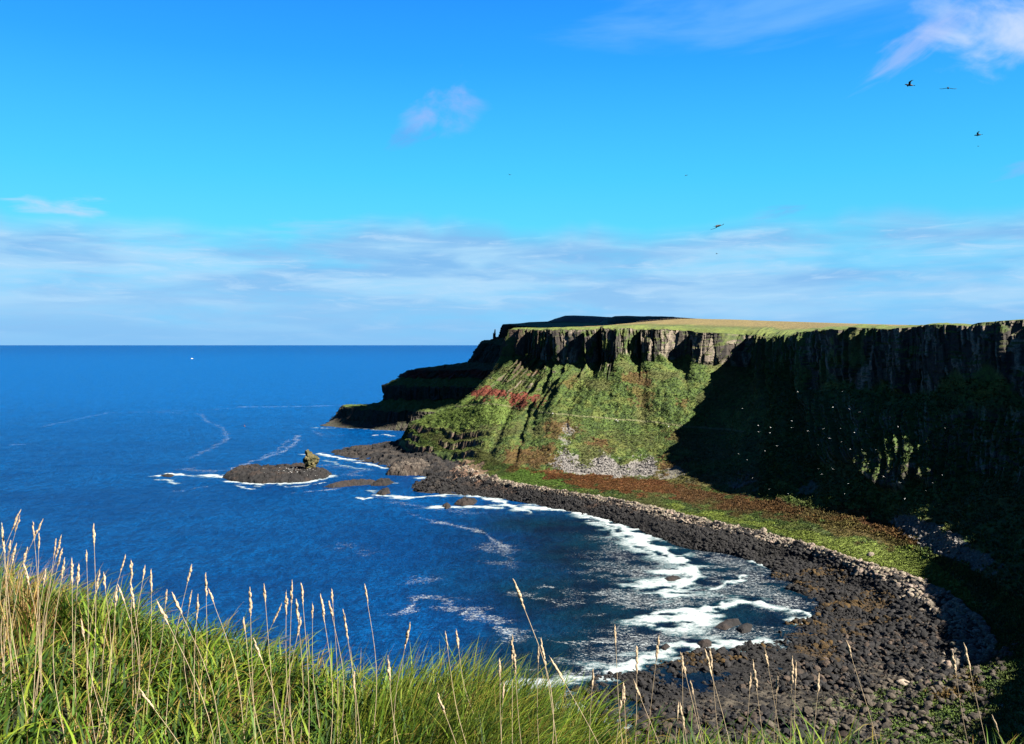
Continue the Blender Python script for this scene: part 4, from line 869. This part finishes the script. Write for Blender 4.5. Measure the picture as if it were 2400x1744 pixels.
# seed stalks: each its own thing, stem and seed head
M_stem = flat_material('straw_stem', (.20, .155, .10), rough=.7, fine=40, var=.25, bump=0)
M_seed = flat_material('seed_head', (.21, .16, .105), rough=.85, fine=120, var=.4, bump=.3, dist=.003)
M_gstem = flat_material('green_stem', (.10, .15, .04), rough=.6, fine=40, var=.2, bump=0)
def tube(path, r0, r1, sides=6):
    path = np.array(path); n = len(path); t = np.gradient(path, axis=0); t /= np.linalg.norm(t, axis=1)[:, None] + 1e-9
    up = np.array([.3, .9, .1]); a_ = np.cross(t, up); a_ /= np.linalg.norm(a_, axis=1)[:, None] + 1e-9; b_ = np.cross(t, a_)
    rr_ = r0 if np.ndim(r0) else np.linspace(r0, r1, n); an = np.linspace(0, 2 * np.pi, sides, endpoint=False)
    V_ = path[:, None] + (a_[:, None] * np.cos(an)[None, :, None] + b_[:, None] * np.sin(an)[None, :, None]) * np.asarray(rr_)[:, None, None]
    f = [(i * sides + j, i * sides + (j + 1) % sides, (i + 1) * sides + (j + 1) % sides, (i + 1) * sides + j) for i in range(n - 1) for j in range(sides)]
    return V_.reshape(-1, 3), np.array(f)
lump_v, lump_f = ico(1)
def stalk(tip, foot, Yd_, label, group, seed, green=False, head=1.0, bend=0.0, thick=1.0):
    rs = random.Random(seed)
    a_ = np.array(py(*tip, Yd_ + rs.uniform(-.12, .12))); b_ = np.array(py(*foot, Yd_)); 
    # carry the stem on down to the turf
    d_ = b_ - a_; d_ = d_ / (np.linalg.norm(d_) + 1e-9); g0 = float(gz(b_[0], b_[1])); 
    if b_[2] > g0: b_ = b_ + np.array([d_[0] * .3, 0, -1]) * (b_[2] - g0 + .03)
    root = bpy.data.objects.new('seed_stalk', None); C.objects.link(root); root.location = b_; root.empty_display_size = .05
    tag(root, label, 'grass stalk', group)
    L = np.linalg.norm(a_ - b_); n = 14; side = np.array([-(a_ - b_)[2], 0, (a_ - b_)[0]]) / (L + 1e-9); tt_ = np.linspace(0, 1, n)[:, None]
    bw = bend + rs.uniform(-.07, .07)
    path = b_ + (a_ - b_) * tt_ + side * (bw * L * np.sin(tt_ * np.pi * .75) ** 1) * np.sin(tt_ * np.pi)
    V_, F_ = tube(path - b_, .0019 * thick, .0009 * thick, 5)
    mesh_np('stem', V_, F_, M_gstem if green else M_stem, smooth=True, parent=root)
    if head > 0:
        hl = min(.16, .11 * head * rs.uniform(.8, 1.2)); n_l = int(10 + 6 * head); VV, FF, off = [], [], 0
        e = path[-1] - b_; dr = (path[-1] - path[-3]); dr /= np.linalg.norm(dr)
        for i in range(n_l):
            t = i / (n_l - 1); fat = .0062 * head ** .5 * (math.sin(math.pi * min(1, .12 + t * .8)) ** .7) * rs.uniform(.6, 1.15); gap = 1 if rs.random() > .12 else .35
            c_ = e - dr * hl * (1 - t) + np.array([rs.uniform(-1, 1), rs.uniform(-1, 1), 0]) * fat * .7
            q_ = lump_v * np.array([fat * gap, fat * gap, 0]) ; q_ = q_ + np.outer(lump_v[:, 2], dr) * .011 * rs.uniform(.8, 1.3)
            VV.append(q_ + c_); FF.append(lump_f + off); off += len(lump_v)
        mesh_np('seed_head', np.concatenate(VV), np.concatenate(FF), M_seed, parent=root)
    return root
za = lambda x, y: (x * .3968, 1150 + y * .3968)
zb = lambda x, y: (800 + x * .3968, 1300 + y * .3968)
zc_ = lambda x, y: (1100 + x * .5732, 1100 + y * .5732)
LA = [(115,125,10,400,.12),(115,155,85,480,0),(10,200,5,480,0),(250,175,160,560,.06),(195,190,235,700,0),(360,270,270,800,0),(553,205,500,720,0),(230,260,180,900,0),(380,410,385,1000,0),(425,405,420,900,0),(465,440,430,760,0),(510,360,500,760,0),
 (365,350,300,600,0),(740,385,640,680,0),(775,415,790,720,0),(855,450,800,620,0),(893,475,850,1000,0),(588,480,600,1280,0),(612,490,585,1100,0),(1130,445,1020,720,0),(1215,495,1195,800,0),(1235,590,1400,1080,0),(1130,600,1150,820,0),(1020,610,1300,1450,0),
 (930,655,1290,1380,0),(1475,585,1520,1300,0),(1560,565,1670,1370,0),(1725,540,1760,1200,0),(1780,555,1810,1150,0),(1660,675,1530,860,0),(1750,650,1760,1220,0),(1845,670,1900,1000,0),(1895,620,1905,1100,0),(1960,590,1990,1040,0),(1945,660,1975,1000,0),
 (2155,560,2170,1050,0),(2030,715,2120,1060,.05),(1440,760,1800,1490,.1),(830,1180,1200,1490,0),(700,560,740,720,0),(770,540,760,800,0),(985,590,930,660,0),(1775,760,1700,1200,0),(160,340,100,560,0),(95,320,40,560,0),(270,470,262,720,0),(60,300,70,520,0),(690,575,610,800,0),(20,270,60,560,0),(145,440,150,640,0),(1690,600,1755,1160,0),(1170,620,1160,800,0),(480,770,600,1000,0),(1500,880,1680,1330,0),(330,290,260,560,0)]
LB = [(405,410,350,1100,0),(615,465,760,740,.08),(1010,480,1010,770,0),(1020,570,1105,800,.05),(1180,500,1280,900,.04),(1165,550,1185,770,0),(935,620,965,740,0),(680,450,800,600,.06),(275,610,390,780,0),(1615,425,1750,960,0),(1745,550,1700,980,0),(1875,490,1840,1000,0),(1485,685,1490,960,0),(1235,610,1650,960,0),
 (1665,765,1720,1119,0),(1730,750,1900,1119,0),(2005,590,2130,1119,0),(2150,570,2268,1100,0),(2000,885,2010,1000,0),(570,825,680,1050,0),(75,700,80,900,0),(960,760,990,980,0)]
LC = [(985,740,1220,1110,.03),(1160,790,1330,1110,.02),(1210,740,1290,1000,.03),(1320,770,1320,1000,0),(1335,790,1360,1110,0),(1430,840,1460,1124,0),(1545,710,1700,1124,.02),(2025,720,2220,1124,.02),(1975,750,2170,1124,.02),(870,760,960,1124,0),(905,870,1150,1124,0),(630,880,660,1080,0),(1150,840,1170,1000,0),(855,960,870,1040,0),(2140,1010,2180,1124,0),(1260,850,1300,1060,0)]
i = 0; AL = []
for L_, fz in ((LA, za), (LB, zb), (LC, zc_)):
    for (x1, y1, x2, y2, bd) in L_: AL.append((fz(x1, y1), fz(x2, y2), bd))
AL.sort(key=lambda a: a[0][0])
ORD = 'first second third fourth fifth sixth seventh eighth ninth tenth eleventh twelfth thirteenth fourteenth fifteenth sixteenth seventeenth eighteenth nineteenth twentieth twenty-first twenty-second twenty-third twenty-fourth twenty-fifth twenty-sixth'.split()
CL = [(260, 'in the pale left stand', 'seed stalks at the left end'), (620, 'beside the pale left stand', 'seed stalks over the left grass'),
      (900, 'before the middle tussock', 'seed stalks left of the middle tussock'), (1450, 'around the middle tussock', 'seed stalks round the middle tussock'), (9999, 'before the black shore', 'seed stalks before the rocky shore')]
cnt = {}
for tip, foot, bd in AL:
    i += 1; k = next(j for j, c in enumerate(CL) if tip[0] < c[0]); cnt[k] = cnt.get(k, 0) + 1
    dx_ = (tip[0] - foot[0]) / max(1, foot[1] - tip[1])
    lean = 'upright' if abs(dx_) < .06 else ('leaning right' if dx_ > 0 else 'leaning left') + (' strongly' if abs(dx_) > .4 else '')
    size = 'tall' if foot[1] - tip[1] > 190 else 'short' if foot[1] - tip[1] < 95 else 'middling'
    yy = 4.4 - .9 * min(1, max(0, (foot[1] - 1450) / 300)) + .25 * math.sin(i * 2.3)
    stalk(tip, foot, yy, '%s %s seed stalk, %s from left %s' % (size, lean, ORD[cnt[k] - 1], CL[k][1]), CL[k][2], 900 + i, head=.55 + .5 * ((i * 37) % 10) / 10, bend=bd)
stalk(zb(1020, 155), zb(1130, 790), 3.7, 'tallest lone seed stalk, nodding left in front of the water', None, 990, head=1.3, bend=-.035, thick=1.25)
for (x1, y1, x2, y2) in ((855,415,850,560),(70 * 1.0 + 838,500,930,700),(0,560,20,700)):
    pass

# ------------------------------------------------------------------ birds
def gull_mesh(name, mat, flap=.25, perched=False):
    V_, F_ = tube([(0, -.30, .0), (0, -.22, .01), (0, -.1, .02), (0, .05, .02), (0, .17, .035), (0, .23, .05), (0, .29, .045), (0, .34, .03)], np.array([.012, .04, .075, .08, .055, .045, .03, .004]), 0, 8)
    V_ = list(map(tuple, V_)); F_ = [tuple(x) for x in F_]
    if perched:
        for s in (-1, 1):                                # folded wings along the flanks, legs
            b0 = len(V_); V_ += [(s * .07, .1, .06), (s * .085, -.1, .05), (s * .03, -.38, .04), (s * .05, -.1, -.01)]; F_ += [(b0, b0 + 1, b0 + 2, b0 + 3)]
            b0 = len(V_); V_ += [(s * .03, 0, -.05), (s * .045, 0, -.05), (s * .045, .01, -.2), (s * .03, .01, -.2)]; F_ += [(b0, b0 + 1, b0 + 2, b0 + 3)]
    else:
        for s in (-1, 1):
            b0 = len(V_)
            for (x, y, z, c_) in ((.05, .08, .03, .17), (.30, .14, .03 + flap * .45, .16), (.55, .04, .03 + flap * .55, .10), (.72, -.08, .03 + flap * .4, .01)):
                V_ += [(s * x, y, z), (s * x, y - c_, z - .01), (s * x, y - c_ * .4, z + .018)]
            for i_ in range(3):
                a_ = b0 + i_ * 3; F_ += [(a_, a_ + 3, a_ + 5, a_ + 2), (a_ + 2, a_ + 5, a_ + 4, a_ + 1), (a_, a_ + 1, a_ + 4, a_ + 3)]
    b0 = len(V_); V_ += [(-.02, -.28, .01), (.02, -.28, .01), (.07, -.42, .01), (-.07, -.42, .01)]; F_ += [(b0, b0 + 1, b0 + 2, b0 + 3)]
    return mesh_np(name, V_, F_, mat, smooth=True, link=False)
M_white = flat_material('white_feathers', (.35, .35, .35), rough=.7, var=.1, bump=0)
M_dark = flat_material('dark_feathers', (.012, .012, .014), rough=.7, var=.2, bump=0)
g1 = gull_mesh('gull', M_white, .3); g2 = gull_mesh('gull', M_white, -.2); g3 = gull_mesh('gull', M_white, perched=True)
d1 = gull_mesh('crow', M_dark, .25); d2 = gull_mesh('crow', M_dark, -.15)
rs = random.Random(77)
def bird(me, p, sc_, rz, roll, name, label, cat, group=None):
    o = bpy.data.objects.new(name, me); C.objects.link(o); o.location = p; o.scale = (sc_,) * 3; o.rotation_euler = (rs.uniform(-.2, .2), roll, rz); tag(o, label, cat, group)
for (u_, v_, Yb, rz, ro, me, lab) in ((2131, 200, 33, 1.4, .15, d1, 'dark bird high at the right, below the large white cloud'), (2222, 207, 40, 2.6, -.3, d2, 'dark bird flying just right of another below the large cloud'),
        (2292, 317, 42, 1.2, .25, d1, 'dark bird below the other two near the right edge'), (1683, 530, 31, -1.1, -.35, d2, 'large dark bird low over the cloud bank above the tan field'),
        (1680, 595, 130, 1.0, .2, d1, 'tiny dark bird right under the large low one'), (1195, 410, 120, .7, .1, d1, 'tiny dark bird right of the small middle cloud'), (1608, 411, 115, 2.0, .1, d2, 'tiny dark bird in the clear blue over the field'), (2293, 343, 150, .4, 0, d1, 'tiny dark speck of a bird close under the right one'), (1150, 887, 60, 1.9, .3, d1, 'dark bird crossing in front of the red band of rock')):
    bird(me, py(u_, v_, Yb * 2.0), 1.0, rz, ro * .5, 'flying_bird', lab, 'bird')
for i in range(48):                                       # gulls wheeling before the shaded wall
    u_ = rs.gauss(1960, 130); v_ = rs.gauss(1060, 85)
    if not (1600 < u_ < 2380 and 900 < v_ < 1185): continue
    bird(rs.choice((g1, g2)), py(u_, v_, rs.uniform(230, 330)), rs.uniform(.45, .75), rs.uniform(0, 6.3), rs.uniform(-.5, .5), 'gull', 'small white gull wheeling in front of the shaded cliff', 'gull', 'gulls flying by the shaded cliff')
iv = np.array([(islet.matrix_basis @ v_.co)[:] for v_ in islet.data.vertices])
for i in range(85):                                       # gulls resting on the islet
    u_ = rs.gauss(690, 26) if i % 5 else rs.uniform(600, 745); p = py(u_, 1107 + rs.uniform(-4, 4.5), 568); k = np.argmin((iv[:, 0] - p[0]) ** 2 + (iv[:, 1] - rs.uniform(556, 580)) ** 2)
    bird(g3, (iv[k, 0], iv[k, 1], iv[k, 2] + .2), 1.35, rs.uniform(0, 6.3), 0, 'gull', 'white gull resting on the black islet beside the standing boulder', 'gull', 'gulls resting on the islet')

# ------------------------------------------------------------------ walkers, boat, buoy, fence
M_cloth = flat_material('pale_jacket', (.45, .45, .47), var=.1, bump=0); M_trou = flat_material('dark_trousers', (.03, .03, .05), bump=0); M_skin = flat_material('skin', (.35, .2, .14), bump=0)
def lathe(path, radii, sides=8): return tube(path, np.array(radii), 0, sides)
def join(parts):
    V_, F_, off = [], [], 0
    for v_, f_ in parts: V_.append(v_); F_.append(f_ + off); off += len(v_)
    return np.concatenate(V_), np.concatenate(F_)
def person(p, rz, label):
    root = bpy.data.objects.new('person', None); C.objects.link(root); root.location = p; root.rotation_euler = (0, 0, rz); tag(root, label, 'person')
    body = join([lathe([(0, 0, .85), (0, 0, 1.0), (0, 0, 1.2), (0, 0, 1.38), (0, 0, 1.46), (0, 0, 1.5), (0, .01, 1.56), (0, .02, 1.66), (0, .02, 1.74), (0, .02, 1.77)], [.14, .16, .18, .17, .08, .055, .085, .1, .07, .01])] +
                [lathe([(s * .09, 0, .88), (s * .1, .12 * s, .47), (s * .1, .05 * s, .08), (s * .1, .05 * s + .14, .03)], [.095, .065, .045, .04], 6) for s in (-1, 1)] +
                [lathe([(s * .17, 0, 1.4), (s * .23, -.06 * s, 1.15), (s * .24, .06, .92), (s * .24, .1, .84)], [.06, .045, .035, .025], 6) for s in (-1, 1)])
    mesh_np('body', *body, M_skin, smooth=True, parent=root)
    mesh_np('jacket', *join([lathe([(0, 0, .82), (0, 0, 1.0), (0, 0, 1.2), (0, 0, 1.4), (0, 0, 1.47)], [.19, .19, .21, .2, .09])] + [lathe([(s * .17, 0, 1.43), (s * .23, -.06 * s, 1.15), (s * .24, .06, .93)], [.075, .06, .05], 6) for s in (-1, 1)]), M_cloth, smooth=True, parent=root)
    mesh_np('trousers', *join([lathe([(s * .09, 0, .9), (s * .1, .12 * s, .47), (s * .1, .05 * s, .1)], [.11, .08, .06], 6) for s in (-1, 1)]), M_trou, smooth=True, parent=root)
def onland(u_, v_, tl=5.6, th=6.6):
    k = (T2 > tl) & (T2 < th); d_ = (U - u_) ** 2 + (V - v_) ** 2; d_ = np.where(k, d_, 1e9); i = np.argmin(d_); return (X.ravel()[i], Y.ravel()[i], Z.ravel()[i] + .1)
person(onland(1444, 989), 1.2, 'walker in a pale jacket on the path, nearer the middle of the slope')
person(onland(1448, 990), 1.0, 'second walker just behind the first on the hillside path')
person(onland(1567, 1004), 1.4, 'walker on the path next to the edge of the big shadow')
person(onland(1296, 973), .8, 'walker where the path bends above the headland gully')
person(onland(1091, 937, 5.5, 6.6), .8, 'walker by the left end of the red rock band')
M_hull = flat_material('white_hull', (.6, .6, .6), rough=.3, var=.05, bump=0)
bp_ = pz(450, 841, 0); root = bpy.data.objects.new('fishing_boat', None); C.objects.link(root); root.location = bp_; root.rotation_euler = (0, 0, .6); tag(root, 'tiny white boat far out on the blue sea', 'boat')
hv, hf = [], []
for i_, (x, w_, zb_) in enumerate([(-6, 1.8, 0), (-3, 2.2, -.5), (1, 2.1, -.5), (4, 1.3, -.2), (6.5, .1, .6)]): hv += [(x, -w_, 1.6 + i_ * .12), (x, -w_ * .6, zb_), (x, w_ * .6, zb_), (x, w_, 1.6 + i_ * .12)]
for i_ in range(4):
    for j in range(3): hf.append((i_ * 4 + j, i_ * 4 + j + 1, i_ * 4 + 5 + j, i_ * 4 + 4 + j))
    hf.append((i_ * 4 + 3, i_ * 4, i_ * 4 + 4, i_ * 4 + 7))
hf.append((0, 1, 2, 3)); mesh_np('hull', hv, hf, M_hull, parent=root)
cv_ = [(x, y, z) for z, q_ in ((1.6, 1), (3.8, .85)) for x, y in ((-3 * q_, -1.3 * q_), (1.5 * q_, -1.3 * q_), (1.5 * q_, 1.3 * q_), (-3 * q_, 1.3 * q_))]
mesh_np('cabin', cv_, [(0, 1, 5, 4), (1, 2, 6, 5), (2, 3, 7, 6), (3, 0, 4, 7), (4, 5, 6, 7)], M_hull, parent=root)
mesh_np('mast', *tube([(-1, 0, 3.7), (-1, 0, 7.2)], .12, .06, 6), M_trou, parent=root)
M_red = flat_material('red_float', (.05, .006, .005), rough=.5, bump=0)
bp_ = pz(573, 1000, 0); o = mesh_np('buoy', *join([lathe([(0, 0, -.6), (0, 0, -.2), (0, 0, .5), (0, 0, 1.1), (0, 0, 1.3), (0, 0, 2.6)], [.2, .8, .85, .4, .1, .08], 10)]), M_red, smooth=True); o.location = bp_
tag(o, 'small dark red buoy floating on the open water', 'buoy')
M_post = flat_material('weathered_post', (.10, .08, .06), bump=.2)
root = bpy.data.objects.new('field_fence', None); C.objects.link(root); tag(root, 'thin post and wire fence along the left edge of the tan field', 'fence')
pts = []
for u_, v_ in zip(np.linspace(1492, 1604, 15), np.interp(np.linspace(1492, 1604, 15), [1492, 1520, 1560, 1604], [757, 753.5, 750, 746])):
    k = T2 > 9.0; d_ = np.where(k & (S2 > 3), (U - u_) ** 2 + (V - v_) ** 2, 1e9); i = np.argmin(d_); pts.append((X.ravel()[i], Y.ravel()[i], Z.ravel()[i]))
root.location = pts[0]
for p in pts:
    o = mesh_np('post', *tube([(0, 0, -.3), (0, 0, .6), (0, 0, 1.35)], .09, .07, 6), M_post, parent=root); o.location = np.array(p) - np.array(pts[0])
for h_ in (.6, 1.1): mesh_np('wire', *tube([np.array(p) - np.array(pts[0]) + np.array([0, 0, h_]) for p in pts], .02, .02, 4), M_post, parent=root)
